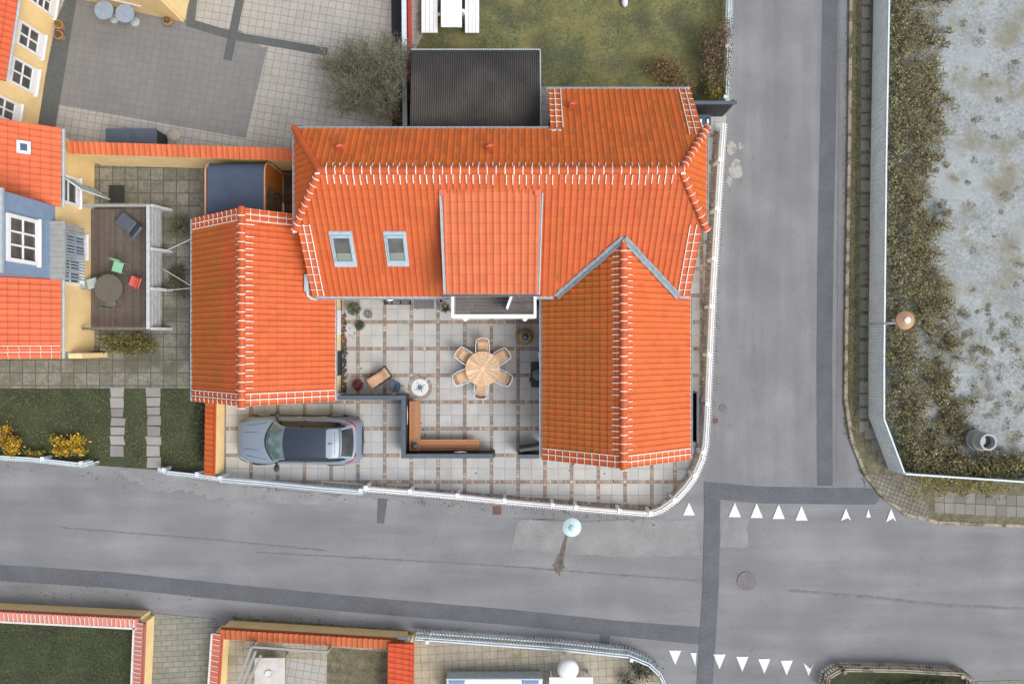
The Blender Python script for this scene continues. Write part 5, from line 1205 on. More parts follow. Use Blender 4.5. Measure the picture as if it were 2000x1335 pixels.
# kettle grill under the east eave
c = W(1049, 731, .9); t_ = thing('kettle_grill', 'black kettle grill with side shelves, half under the east wing eave', 'grill', (c.x, c.y, .04))
mb = MB(); q = [(c.x-.24, c.y-.42), (c.x-.17, c.y-.49), (c.x+.34, c.y-.49), (c.x+.34, c.y+.49), (c.x-.17, c.y+.49), (c.x-.24, c.y+.42)]; mb.prism(q, .80, .85); mb.build('side_shelf', M['black'], t_, bevel=.01)
mb = MB(); mb.lathe([(.05, -.22), (.2, -.12), (.245, 0), (.235, .07), (.19, .15), (.11, .195), (.01, .205)], c.x+.05, c.y, .90, n=36); mb.build('kettle', mat('enamel_grey', (.055, .085, .125), .18, var=.1, coat=.6), t_, smooth=True)
mb = MB(); mb.tube([(c.x+.20, c.y-.12, 1.06), (c.x+.23, c.y, 1.08), (c.x+.20, c.y+.12, 1.06)], .014, 6); mb.build('handle', M['black'], t_)
for sx in (-.15, .25):
    for sy in (-.4, .4): mb = MB(); mb.box(c.x+sx-.02, c.x+sx+.02, c.y+sy-.02, c.y+sy+.02, .04, .80); mb.build('leg', M['black'], t_)
mb = MB(); mb.box(c.x-.29, c.x-.245, c.y-.28, c.y-.12, .72, .84); mb.build('hook_rail', M['rubber'], t_, bevel=.01)
c = W(1054, 694, .3); mb = MB(); mb.extr([(c.x-.10, c.y+.10, .2), (c.x+.10, c.y+.14, .5), (c.x+.12, c.y-.12, .5), (c.x-.02, c.y-.12, .2)], (0, 0, .02)); mb.box(c.x+.06, c.x+.10, c.y-.05, c.y+.08, .04, .4); tag(mb.build('dustpan', M['white']), 'small pale dustpan leaning at the eave between fire pot and grill', 'dustpan')

# recliner
c = W(741, 737, .35); t_ = thing('sun_lounger', 'reclining garden chair with tan canvas seat and black frame', 'lounger', (c.x, c.y, .04), rz=R(34.4), world=False)
prf = [(-.50, .34), (-.42, .40), (-.22, .36), (-.05, .30), (.10, .30), (.28, .46), (.44, .66)]
mb = MB(); rows = []
for i, (x, z) in enumerate(prf):
    hw = [.215, .215, .205, .20, .195, .20, .205][i]; rows.append([Vector((x, y, z-.015*math.cos(y*7))) for y in (-hw, -hw*.5, 0, hw*.5, hw)])
mb.grid(rows); o = mb.build('canvas_seat', M['canvas'], t_, smooth=True, solid=.02)
mb = MB(); mb.box(-.47, -.27, -.2, .2, .385, .41); 
for s in (-1, 1):
    mb = MB(); mb.tube([(-.38, s*.225, .30), (-.05, s*.235, .24), (.3, s*.235, .40), (.49, s*.235, .66)], .018, 6); mb.tube([(-.2, s*.24, 0), (.22, s*.245, .48)], .016, 6); mb.tube([(.34, s*.24, 0), (-.1, s*.24, .42)], .016, 6); mb.build('side_frame', M['black'], t_, smooth=True)
mb = MB(); mb.bar((.49, -.245, .66), (.49, .245, .66), .045, .035); mb.build('head_bar', M['black'], t_)
c = W(772.5, 754.5, .45); t_ = thing('side_table', 'small round slate blue side table beside the recliner', 'side table', (c.x, c.y, .04))
mb = MB(); mb.lathe([(.19, .42), (.207, .43), (.207, .455), (.20, .46), (.17, .452), (.01, .452)], c.x, c.y, n=36); mb.build('tabletop', M['steelblue'], t_, smooth='a')
mb = MB(); mb.bar((c.x-.015, c.y-.10, .462), (c.x+.03, c.y+.10, .462), .035, .012); mb.build('grip_slot', M['black'], t_)
for k in range(3): a = R(0+120*k); mb = MB(); mb.tube([(c.x+.1*math.cos(a), c.y+.1*math.sin(a), .43), (c.x+.27*math.cos(a), c.y+.27*math.sin(a), .05)], .012, 6); mb.build('leg', M['black'], t_)

# black fence with blue grey cap, two decorations and the gate
t_ = thing('courtyard_fence', 'black L shaped board fence with slate blue cap separating forecourt and courtyard', 'fence', (-4.0, -3.0, .04)); hf = 1.02
segs = [((-6.62, -2.09), (-4.07, -2.09)), ((-4.07, -2.09), (-4.07, -4.28)), ((-4.07, -4.28), (-.72, -4.28))]
for i, (a, b) in enumerate(segs):
    A, B = Vector((*a, 0)), Vector((*b, 0)); t = (B-A).normalized(); n = Vector((-t.y, t.x, 0)); L = (B-A).length; mb = MB()
    mb.extr([A+Vector((0, 0, .05)), B+Vector((0, 0, .05)), B+Vector((0, 0, hf)), A+Vector((0, 0, hf))], n*.02)
    for k in range(7):
        z = .06+k*.137
        for s in (-.04, .045): mb.bar(A+n*s+Vector((0, 0, z+.06)), B+n*s+Vector((0, 0, z+.06)), .02, .118)
    mb.build('board_panel', M['black'], t_)
mb = MB(); mb.box(-6.62, -3.99, -2.165, -2.0, hf, hf+.04); mb.box(-4.155, -3.99, -4.36, -2.168, hf, hf+.04); mb.box(-3.987, -.70, -4.36, -4.195, hf, hf+.04); mb.build('cap', M['darkcap'], t_, bevel=.004)
for p in ((-4.07, -2.09), (-4.07, -4.28), (-.72, -4.28), (-5.4, -2.09), (-2.4, -4.28)): mb = MB(); mb.box(p[0]-.062, p[0]+.062, p[1]-.062, p[1]+.062, .03, hf-.002); mb.build('post', M['black'], t_)
def drift(lb, a, b, col, r=.022):
    mb = MB(); a, b = Vector(a), Vector(b); m_ = a.lerp(b, .5)+Vector((.01, .01, .03)); mb.tube([a, a.lerp(b, .3)+Vector((0, 0, .02)), m_, b], [r*.6, r, r*1.2, r*.5], 7, col=col); tag(mb.build('wall_ornament', M['col'], smooth=True), lb, 'ornament')
drift('grey shell ornament on the black fence nearest the red plant', (-5.28, -1.98, .62), (-5.14, -1.98, .66), (.42, .38, .32), .035); drift('tan shell ornament on the black fence nearest the side table', (-4.60, -1.98, .62), (-4.42, -1.98, .65), (.60, .42, .26), .035)
drift('slim upright driftwood strip hung on the black fence above the bench', (-3.975, -2.40, .75), (-3.975, -3.12, .75), (.60, .50, .44), .018); drift('white driftwood sign hung on the fence behind the long bench', (-2.20, -4.165, .85), (-1.70, -4.165, .85), (.68, .62, .56), .035)
# gate beside the east wing
t_ = thing('courtyard_gate', 'open dark grey gate leaf with short black fence post panel beside the east wing', 'gate', (.6, -4.3, .04))
mb = MB(); mb.box(.24, 1.20, -4.34, -4.26, .05, 1.0); mb.build('fence_panel', M['black'], t_); mb = MB(); mb.box(.22, 1.25, -4.37, -4.22, 1.0, 1.04); mb.build('cap', M['darkcap'], t_, bevel=.004)
mb = MB(); a, b = Vector((1.12, -3.96, .53)), Vector((.28, -4.08, .53)); mb.bar(a, b, .12, .96); gl = mb.build('gate_leaf', mat('dark_grey_paint', (.06, .062, .066), .5, var=.15), t_, bevel=.006)
mb = MB(); mb.tube([(1.0, -3.98, 1.03), (1.03, -3.93, 1.06), (.98, -3.90, 1.03)], .012, 6); mb.build('handle', M['chrome'], gl)

# L-shaped wooden bench with lantern
t_ = thing('corner_bench', 'L shaped red brown wooden bench along the inside of the black fence', 'bench', (-3.7, -3.9, .04)); rr = random.Random(4); mb = MB()
for k in range(4):
    x = -3.94+k*.108; mb.box(x+.003, x+.103, -3.74, -2.27, .45, .48, mulc((.46, .21, .095), rr.uniform(.72, 1.15)))
mb.build('seat', M['benchwood'], t_, bevel=.003); mb = MB()
for k in range(4):
    y = -4.165+k*.108; mb.box(-3.50, -1.255, y+.003, y+.103, .45, .48, mulc((.42, .19, .085), rr.uniform(.72, 1.15)))
mb.build('seat', M['benchwood'], t_, bevel=.003); mb = MB(); mb.box(-3.94, -3.507, -4.17, -3.746, .46, .505, (.36, .20, .10)); mb.box(-3.90, -3.55, -4.13, -3.79, .505, .515, (.30, .16, .08)); mb.build('corner_table', M['benchwood'], t_)
for x, y in ((-3.75, -2.4), (-3.75, -3.3), (-3.3, -4.0), (-2.3, -4.0), (-1.4, -4.0), (-3.72, -3.95)): mb = MB(); mb.box(x-.06, x+.06, y-.13 if y < -3.8 else y-.05, y+.13 if y < -3.8 else y+.05, .04, .45, (.30, .15, .07)); mb.build('leg', M['benchwood'], t_)
c = W(810, 870, .6); t_ = thing('candle_lantern', 'small dark candle lantern on the corner of the L shaped bench', 'lantern', (c.x, c.y, .515))
mb = MB(); mb.box(c.x-.085, c.x+.085, c.y-.085, c.y+.085, .516, .53)
for a in (-1, 1):
    for b in (-1, 1): mb.box(c.x+a*.075-.008, c.x+a*.075+.008, c.y+b*.075-.008, c.y+b*.075+.008, .53, .68)
mb.build('lantern_frame', M['black'], t_); mb = MB(); mb.add([(c.x-.1, c.y-.1, .68), (c.x+.1, c.y-.1, .68), (c.x+.1, c.y+.1, .68), (c.x-.1, c.y+.1, .68), (c.x-.03, c.y-.03, .74), (c.x+.03, c.y-.03, .74), (c.x+.03, c.y+.03, .74), (c.x-.03, c.y+.03, .74)], [[3, 2, 1, 0], [4, 5, 6, 7], [0, 1, 5, 4], [1, 2, 6, 5], [2, 3, 7, 6], [3, 0, 4, 7]]); mb.build('lid', M['glass'], t_)

# black bench, mat, wall lamps under the main eave
t_ = thing('black_bench', 'black slatted bench half under the main eave', 'bench', (-4.45, 1.62, .04)); mb = MB()
a, b = W(749.5, 579, .45), W(803, 594.5, .45)
for k in range(6): y = b.y+k*.075; mb.box(a.x, b.x, y, y+.045, .43, .45)
for x in (a.x, a.x+.28, a.x+.62, b.x-.06): mb.box(x, x+.06, b.y-.005, b.y+.43, .415, .455)
mb.build('seat', M['black'], t_)
for x in (a.x+.05, b.x-.1):
    for y in (b.y+.03, b.y+.36): mb = MB(); mb.box(x, x+.05, y, y+.05, .04, .42); mb.build('leg', M['black'], t_)
a, b = W(808, 583, .05), W(847.5, 602, .05); mb = MB(); n = 26
for k in range(n): x = a.x+(b.x-a.x)*k/n; mb.box(x, x+(b.x-a.x)/n*.86, b.y, a.y+.04, .04, .058+(k % 2)*.004, mulc((.20, .20, .205), .75 if k % 2 else 1.1))
tag(mb.build('door_mat', M['mat']), 'grey ribbed door mat in front of the house door', 'door mat')
c = W(761.5, 579, 2.0); t_ = thing('wall_lamp', 'round white lamp shade over the black bench', 'lamp', (c.x, 1.82, 2.0)); mb = MB(); mb.lathe([(.15, -.05), (.165, -.03), (.155, 0), (.07, .04), (.04, .07)], c.x, c.y, 2.0, n=32); mb.build('lamp_shade', M['white'], t_, smooth='a'); mb = MB(); mb.tube([(c.x, c.y, 2.06), (c.x, 1.82, 2.2)], .015, 6); mb.lathe([(.045, .06), (.04, .09), (.01, .10)], c.x, c.y, 2.0, n=14); mb.build('arm', M['black'], t_)
c = W(677, 579, 2.0); t_ = thing('wall_lamp', 'small round grey lamp shade at the west end of the main eave', 'lamp', (c.x, 1.82, 2.0)); mb = MB(); mb.lathe([(.06, -.05), (.075, -.03), (.06, 0), (.02, .04)], c.x, c.y, 2.0, n=20); mb.build('lamp_shade', M['zinc'], t_, smooth='a'); mb = MB(); mb.tube([(c.x, c.y, 2.03), (c.x, 1.82, 2.1)], .012, 6); mb.build('arm', M['black'], t_)

# potted plants
def potted(label, px, py, r, h, cols, n, seed, potr=.13, poth=.22, potcol=(.2, .19, .17), size=.03, kind='potted_plant', spiky=False):
    c = W(px, py, h*.7); rn = random.Random(seed); t_ = thing(kind, label, 'potted plant', (c.x, c.y, .04)); mb = MB()
    mb.lathe([(potr*.7, .04), (potr, .04+poth*.9), (potr*1.06, .04+poth), (potr*.9, .04+poth), (potr*.88, .02+poth)], c.x, c.y, n=24, col=potcol); mb.build('pot', M['col'], t_, smooth='a')
    lf = MB()
    if spiky:
        for k in range(n):
            a = rn.uniform(0, 6.28); l = r*rn.uniform(.6, 1.1); w_ = size*.5; d1 = Vector((math.cos(a), math.sin(a), 0)); s_ = Vector((-d1.y, d1.x, 0)); p0 = Vector((c.x, c.y, .04+poth)); cc = mulc(rn.choice(cols), rn.uniform(.7, 1.3)); u = rn.uniform(.2, 1)
            p1 = p0+d1*l*.6+Vector((0, 0, h*.5*u)); p2 = p0+d1*l+Vector((0, 0, h*.4*u)); lf.poly([p0-s_*w_, p0+s_*w_, p1+s_*w_*.8, p1-s_*w_*.8], cc); lf.poly([p1-s_*w_*.8, p1+s_*w_*.8, p2], cc)
    else: leaves(lf, (c.x, c.y, .04+poth+h*.25), r, r, h*.35, n, size, cols, rn)
    lf.build('foliage', M['leaf'], t_)
potted('bushy grey green potted olive plant in the northwest courtyard corner', 690, 603, .27, .7, [(.07, .10, .06), (.12, .16, .10), (.20, .23, .17), (.05, .07, .045)], 800, 1, size=.035)
potted('low fuzzy dark green potted plant beside the west cobble band', 703, 635, .20, .3, [(.05, .07, .055), (.07, .085, .065), (.035, .05, .04)], 900, 2, potr=.1, poth=.1, size=.02)
potted('dark red leaved potted plant beside the recliner foot', 699, 751, .23, .4, [(.20, .04, .05), (.14, .025, .035), (.28, .08, .08)], 600, 3, potr=.12, poth=.15, size=.035)
potted('spiky agave like potted plant left of the balcony', 871, 602, .26, .5, [(.09, .12, .07), (.15, .17, .11), (.06, .09, .045)], 46, 4, potr=.12, poth=.2, size=.05, spiky=True)
potted('small trailing dark plant between balcony and east wing eave', 1052, 590, .17, .4, [(.10, .07, .03), (.07, .08, .03), (.16, .06, .03)], 240, 5, size=.03)
c = W(719.7, 613.7, .1); t_ = thing('round_planter', 'round shallow dark stone planter with pebbles near the olive plant', 'planter', (c.x, c.y, .04)); mb = MB(); mb.lathe([(.13, .04), (.155, .12), (.15, .15), (.125, .15), (.12, .13)], c.x, c.y, n=28, col=(.14, .135, .12)); mb.build('bowl', M['col'], t_, smooth='a')
mb = MB(); rr = random.Random(2)
for k in range(30): a = rr.uniform(0, 6.28); q = .10*math.sqrt(rr.random()); mb.lathe([(.01, 0), (.02, .01), (.008, .022)], c.x+q*math.cos(a), c.y+q*math.sin(a), .125, n=6, col=mulc((.3, .29, .26), rr.uniform(.6, 1.2)))
mb.build('pebbles', M['col'], t_)
for px, py, r_, lb in ((704.5, 604, .05, 'small white lantern beside the olive plant'), (861, 587, .09, 'round pale pot next to the spiky plant under the eave')):
    c = W(px, py, .2); t_ = thing('small_pot', lb, 'pot', (c.x, c.y, .04)); mb = MB(); mb.lathe([(r_*.7, .04), (r_, .22), (r_, .26), (r_*.75, .26), (r_*.7, .2)], c.x, c.y, n=20, col=(.52, .50, .46)); mb.build('pot', M['col'], t_, smooth='a'); mb = MB(); mb.lathe([(r_*.7, .2), (r_*.6, .21)], c.x, c.y, n=16); mb.build('soil', M['black'], t_)
mb = MB(); rr = random.Random(3)
for x, y in ((684, 641), (693, 650), (684, 655), (689, 660), (678, 663), (679, 690), (706, 719), (816, 603), (826, 838), (830, 848), (823, 862), (930, 923), (917, 935), (822, 826), (500, 866), (1120, 905), (1180, 924), (1198, 938), (1105, 900), (1304, 950), (1232, 893), (1112, 918)):
    c = W(x, y); r_ = rr.uniform(.02, .04); mb.lathe([(r_*.5, 0), (r_, .008), (r_*.5, .02)], c.x, c.y, .042, n=6, col=(.06, .045, .035), sy=rr.uniform(.5, 1.4))
tag(mb.build('fallen_leaves', M['col']), 'few dark dry leaves scattered on the courtyard slabs', 'leaves', kind='stuff')
# black bench on the east side
t_ = thing('wood_store', 'long narrow black open topped box standing along the east gable wall', 'box', (6.85, -2.95, .04)); a, b = W(1351, 765, 1.0), W(1364, 864, 1.0); mb = MB()
mb.box(a.x+.0, a.x+.04, b.y, a.y, .05, 1.0); mb.box(b.x-.06, b.x, b.y, a.y, .05, 1.02); mb.box(a.x+.04, b.x-.06, b.y, b.y+.05, .05, 1.0); mb.box(a.x+.04, b.x-.06, a.y-.05, a.y, .05, 1.0); mb.box(a.x+.04, b.x-.06, b.y+.05, a.y-.05, .05, .6); mb.build('box_body', M['black'], t_)
mb = MB(); mb.box(b.x-.075, b.x+.015, b.y-.02, a.y+.02, 1.02, 1.05); mb.build('top_edge', M['darkcap'], t_)

def back_half(par, e0, e1, up, base, inset=.25, seed=80):
    """far roof slope and gable walls of a house whose near slope runs from eave e0-e1 up by `up`"""
    e0, e1, up = Vector(e0), Vector(e1), Vector(up); hz = Vector((up.x, up.y, 0)); f0, f1 = e0+hz*2, e1+hz*2
    sl = Slope([f0, f1, e1+up, e0+up], f1, f0, .22, .31); sl.tiles('roof_slope', par, base, seed=seed)
    t = (e1-e0).normalized(); h = hz.normalized(); k = up.z/hz.length
    a = e0+t*inset+h*inset; L = (e1-e0).length-2*inset; zf = Vector((0, 0, 0))
    p = [Vector((a.x, a.y, 0)), Vector((a.x, a.y, e0.z+k*inset-.14)), e0+t*inset+up-Vector((0, 0, .14)), (e0+t*inset+hz*2-h*inset)+Vector((0, 0, k*inset-.14)), e0+t*inset+hz*2-h*inset-Vector((0, 0, e0.z))]
    mb = MB(); mb.extr(p, t*L); mb.build('gable_wall', M['yellow'], par); ridge(e0+up, e1+up, par, step=.3)

# ================================================================ NEIGHBOUR TO THE WEST
nb = thing('neighbour_house', 'neighbouring yellow house with two orange roof halves and a blue dormer at the left edge', 'house', (-17.5, 3.5, 0))
XE, ZE = -16.1, 2.3; k_ = .75
ytop, ybot = 7.62, -.58; yd0, yd1 = W(118, 402, 2.3).y, W(128, 546, 2.3).y
s1 = Slope([(XE, yd0, ZE), (XE, ytop, ZE), (XE-4.4, ytop, ZE+4.4*k_), (XE-4.4, yd0, ZE+4.4*k_)], (XE, ytop, ZE), (XE, yd0, ZE), .22, .31); s1.tiles('roof_slope', nb, (.60, .115, .040), seed=41)
s2 = Slope([(XE, ybot, ZE), (XE, yd1, ZE), (XE-4.4, yd1, ZE+4.4*k_), (XE-4.4, ybot, ZE+4.4*k_)], (XE, yd1, ZE), (XE, ybot, ZE), .22, .31); s2.tiles('roof_slope', nb, (.58, .108, .038), seed=42)
s2.verge((yd1-ybot), -1, 0, 5, r=.012, rc=.008)
back_half(nb, (XE, ytop, ZE), (XE, ybot, ZE), (-4.4, 0, 4.4*k_), (.50, .095, .030))
gutter(nb, (XE+.06, ytop, ZE-.05), (XE+.06, yd0-.05, ZE-.05), .055); gutter(nb, (XE+.06, yd1, ZE-.05), (XE+.06, ybot, ZE-.05), .055)
mb = MB(); mb.box(-16.36, -16.3, -.35, 7.45, 0, 2.35); mb.build('wall', M['yellow'], nb)
mb = MB(); a = W(6, 402, 4.9); b = W(6, 545, 4.9); y0_, y1_ = yd1+.02, yd0-.02; mb.box(-19.7, -16.27, y0_, y1_, 2.35, 4.95); mb.build('dormer_wall', M['bluewood'], nb)
mb = MB(); mb.box(-19.8, -16.15, y0_-.05, y1_+.05, 4.95, 5.05); mb.build('dormer_roof', M['zinc'], nb)
window(nb, (-16.27, W(30, 517, 3.6).y, 3.28), math.pi/2, 1.55, 1.45, 3, 2, fr=.12, depth=.08)
mb = MB(); a, b = W(80, 437, 2.62), W(126, 546, 2.62); mb.box(-16.27, -15.75, b.y, a.y+.1, 2.54, 2.62)
for k in range(11): mb.box(-16.27, -15.75, b.y+.02+k*.19, b.y+.02+k*.19+.012, 2.621, 2.635)
mb.build('canopy', M['greyboard'], nb)
mb = MB(); y_ = b.y
for k in range(18): mb.box(-15.80, -15.76, b.y+.05+k*.11, b.y+.11+k*.11, 1.5, 2.5)
mb.build('slatted_screen', mat('blue_grey_slats', (.27, .34, .43), .7, var=.12), nb)
mb = MB(); mb.bar((-16.1, W(128, 545, 2.3).y+.0, 2.30), (-15.7, yd1, 2.3), .05, .06); mb.build('canopy_trim', M['bluewood'], nb)
window(nb, (-16.3, W(140, 395, 1.5).y-.10, 1.0), math.pi/2, 1.05, 1.2, 1, 2, fr=.1, depth=.08, bot=.1)
window(nb, (-16.3, W(140, 556, 1.5).y, .9), math.pi/2, 1.0, 1.3, 2, 2, fr=.1, depth=.08)
window(nb, (-16.3, W(160, 500, 1.5).y, .6), math.pi/2, .9, 1.3, 2, 2, fr=.12, depth=.08)
mb = MB(); a = W(176, 367, 1); b = W(212, 400, .9)
P0 = Vector((-16.25, W(180, 368, .3).y, .15)); P1 = P0+Vector((.62, -.42, 0)); t = (P1-P0).normalized(); n = Vector((-t.y, t.x, 0)); L = (P1-P0).length
for k in range(4): s = k*L/3.3; mb.extr([P0+t*s, P0+t*(s+.07), P0+t*(s+.07)+Vector((0, 0, 1.75)), P0+t*s+Vector((0, 0, 1.75))], n*.05)
for z in (0, .85, 1.70): mb.extr([P0+Vector((0, 0, z)), P0+t*(L)+Vector((0, 0, z)), P0+t*(L)+Vector((0, 0, z+.08)), P0+Vector((0, 0, z+.08))], n*.052)
dd = mb.build('open_door', M['bluewhite'], nb); mb = MB(); mb.extr([P0, P1, P1+Vector((0, 0, 1.7)), P0+Vector((0, 0, 1.7))], n*.02); mb.build('pane', M['glass'], dd)
mb = MB(); c = W(46, 289, 3.4); p = s1.P(*[q for q in hit(s1, 46, 289)], .08); u, v = hit(s1, 46, 289); mb.extr([s1.P(u-.22, v-.2, .05), s1.P(u+.22, v-.2, .05), s1.P(u+.22, v+.2, .05), s1.P(u-.22, v+.2, .05)], s1.n*.08); sk = mb.build('roof_hatch', M['bluewhite'], nb)
mb = MB(); mb.extr([s1.P(u-.12, v-.1, .131), s1.P(u+.12, v-.1, .131), s1.P(u+.12, v+.1, .131), s1.P(u-.12, v+.1, .131)], s1.n*.01); mb.build('pane', M['steelblue'], sk)
mb = MB(); a, b = W(130, 690, 1.9), W(192, 697, .6); mb.box(-16.29, -15.8, -.60, -.42, 0, 1.6); mb.build('wall_buttress', M['yellow'], nb)
mb = MB(); mb.box(-16.6, -16.29, 6.9, 7.1, 0, 2.3); mb.build('corner_post', M['yellow'], nb)
mb = MB(); a, b = W(214, 362, 0), W(244, 396, 0); mb.box(a.x, b.x, b.y, a.y, .03, .05); tag(mb.build('cellar_hatch', M['black'], bevel=.005), 'dark open cellar hatch in the paving beside the open door', 'hatch')
# terrace
dk = thing('terrace', 'brown decked terrace with white lattice parapet in front of the neighbour', 'terrace', (-14.9, 2.7, 0)); rr = random.Random(6); mb = MB()
a, b = W(168, 408, .25), W(289, 645, .25); n = 22
for k in range(n):
    x = a.x+(b.x-a.x)*k/n; mb.box(x+.004, a.x+(b.x-a.x)*(k+1)/n-.004, b.y, a.y, .18, .25, mulc((.115, .092, .08), rr.uniform(.8, 1.2)))
mb.build('deck_floor', M['deck'], dk)
mb = MB(); X = -13.66; ya, yb = W(300, 404, .8).y, W(300, 640, .8).y; mb.box(X-.06, X, yb, ya, .05, .96)
for k in range(42): mb.box(X+.001, X+.02, yb+.02+k*(ya-yb-.06)/42, yb+.06+k*(ya-yb-.06)/42, .08, .95)
for z in (.25, .5, .75): mb.box(X+.021, X+.035, yb, ya, z, z+.04)
mb.build('lattice_parapet', M['weatherwhite'], dk); mb = MB(); mb.box(X-.09, X+.03, yb-.05, ya+.05, .96, 1.0); mb.build('parapet_cap', M['weatherwhite'], dk)
mb = MB(); mb.box(X-.24, X-.08, yb, ya, .60, .66); mb.box(X-.20, X-.10, yb, ya, .25, .6); mb.build('inner_rail', M['bark'], dk)
for yy, cc in ((ya+.03, 'greyboard'), (yb-.03, 'bark')): mb = MB(); mb.box(-16.2, X, yy-.05, yy+.05, .86, .96); mb.build('side_beam', M[cc], dk)
for y in (ya+.03, yb-.03, ya-1.6, ya-3.1): mb = MB(); mb.extr([(X+.04, y-.05, 0), (X+.42, y-.05, 0), (X+.10, y-.05, .95), (X+.04, y-.05, .95)], (0, .10, 0)); mb.build('post', M['weatherwhite'], dk)
c = W(213, 563, .9); t_ = thing('round_table', 'round brown table on the neighbour terrace', 'table', (c.x, c.y, .25)); mb = MB(); mb.lathe([(.50, .90), (.53, .91), (.53, .94), (.01, .945)], c.x, c.y, n=36, col=(.12, .11, .085)); mb.build('tabletop', M['col'], t_, smooth='a'); mb = MB(); mb.lathe([(.2, .25), (.05, .3), (.04, .9)], c.x, c.y, n=14); mb.build('leg', M['black'], t_)
def simple_chair(label, px, py, ang, col):
    c = W(px, py, .75); r = thing('folding_chair', label, 'chair', (c.x, c.y, .25), rz=R(ang), world=False, group='chairs on the neighbour terrace'); mb = MB(); mb.box(-.2, .2, -.19, .19, .42, .45, col); mb.build('seat', M['col'], r, bevel=.01)
    mb = MB(); mb.extr([(.2, -.19, .55), (.2, .19, .55), (.27, .19, .82), (.27, -.19, .82)], (.02, 0, 0), col); mb.build('backrest', M['col'], r, bevel=.01)
    for x in (-.17, .2):
        for y in (-.2, .2): mb = MB(); mb.tube([(x, y, 0), (x, y, .43 if x < 0 else .82)], .012, 6, col=mulc(col, .7)); mb.build('leg', M['col'], r)
simple_chair('mint green chair at the terrace table', 228, 521, 75, (.25, .50, .33)); simple_chair('coral red chair at the terrace table', 262, 550, -20, (.72, .12, .09)); simple_chair('pale grey chair left of the terrace table', 178, 553, 195, (.40, .47, .45)); simple_chair('dull grey green chair below the terrace table', 214, 588, -95, (.17, .19, .16))
c = W(251, 440, .6); t_ = thing('covered_lounger', 'dark blue grey cushioned lounger in the terrace corner', 'lounger', (c.x, c.y, .25), rz=R(-38), world=False); mb = MB(); mb.box(-.55, .15, -.28, .28, .15, .30); mb.build('seat', M['darkcap'], t_, bevel=.05); mb = MB(); mb.extr([(.15, -.3, .2), (.15, .3, .2), (.5, .3, .55), (.5, -.3, .55)], (.08, 0, -.08)); mb.build('backrest', M['darkcap'], t_, bevel=.04)
for i, (p, q, lb) in enumerate((((322, 490, 1.3), (376, 465, 2.0), 'thin cable from the terrace parapet to the outbuilding eave, northern one'), ((318, 525, 1.3), (376, 560, 2.0), 'thin cable slanting from the terrace to the outbuilding eave'), ((322, 567, 1.3), (376, 562, 2.0), 'short level cable between terrace post and outbuilding eave'))):
    mb = MB(); mb.tube([W(*p), (W(*p)+W(*q))/2+Vector((0, 0, -.03)), W(*q)], .014, 5); tag(mb.build('support_cable', M['bluewhite']), lb, 'cable')
shrub('shrub', 'green and yellow shrub below the terrace', 250, 672, .62, .8, [(.09, .09, .03), (.07, .075, .025), (.30, .24, .03), (.10, .10, .035)], 3600, 31, sx=1.85, sy=.62, clumps=16)
shrub('shrub', 'bare brownish yellow shrub with twigs between terrace and outbuilding', 345, 440, .42, .7, [(.10, .10, .05), (.08, .075, .045), (.15, .14, .07)], 500, 33, sy=1.3)
shrub('shrub', 'dark green shrub beside the outbuilding gutter', 345, 545, .5, .5, [(.05, .06, .03), (.07, .08, .035), (.10, .10, .05)], 900, 34, sy=1.6, sx=.7)
YF = [(.62, .36, .012), (.70, .46, .015), (.55, .28, .01), (.13, .14, .03), (.17, .16, .03)]
shrub('flowering_bush', 'orange yellow flowering bush at the left edge behind the low fence', 10, 860, .60, .6, [(.50, .24, .01)]+YF, 1300, 35, cat='flower bush', size=.05); shrub('flowering_bush', 'bright yellow flowering bush right of the orange one', 132, 872, .72, .55, YF, 1500, 36, cat='flower bush', sy=.65, size=.05)
shrub('flowering_bush', 'greenish yellow low bush between the two bright bushes', 62, 885, .5, .4, [(.2, .18, .03), (.14, .14, .03), (.35, .26, .03)], 800, 37, cat='flower bush', sy=.5)
shrub('shrub', 'dark ivy mass along the short orange coped wall', 390, 850, .42, .5, [(.035, .05, .022), (.05, .065, .03), (.07, .09, .05)], 2200, 38, sy=3.0, sx=.6)
for lab, poly, cols, n, sd in (('short dark grass in the neighbour garden between paths and fence', (0, 762, 400, 912), [(.06, .075, .03), (.09, .10, .035), (.045, .055, .03), (.13, .13, .045)], 6000, 51), ('dark grass enclosed by the bottom left wall', (-20, 1220, 268, 1345), [(.05, .07, .025), (.08, .10, .03), (.04, .05, .025)], 4500, 52)):
    rn = random.Random(sd); lf = MB()
    for k in range(n):
        px, py = rn.uniform(poly[0], poly[2]), rn.uniform(poly[1], poly[3])
        if sd == 51 and (216 < px < 246 or 286 < px < 316): continue
        if sd == 51 and py > 886+px*.09-4: continue
        p = W(px, py); s = rn.uniform(.03, .07); a = rn.uniform(0, 6.28); v = Vector((math.cos(a)*s, math.sin(a)*s, rn.uniform(.01, .04))); u = Vector((-v.y, v.x, 0))*.35; q = Vector((p.x, p.y, .035)); lf.poly([q-u, q+u, q+v], mulc(rn.choice(cols), rn.uniform(.7, 1.3)))
    tag(lf.build('garden_grass', M['leaf']), lab, 'grass', kind='stuff')
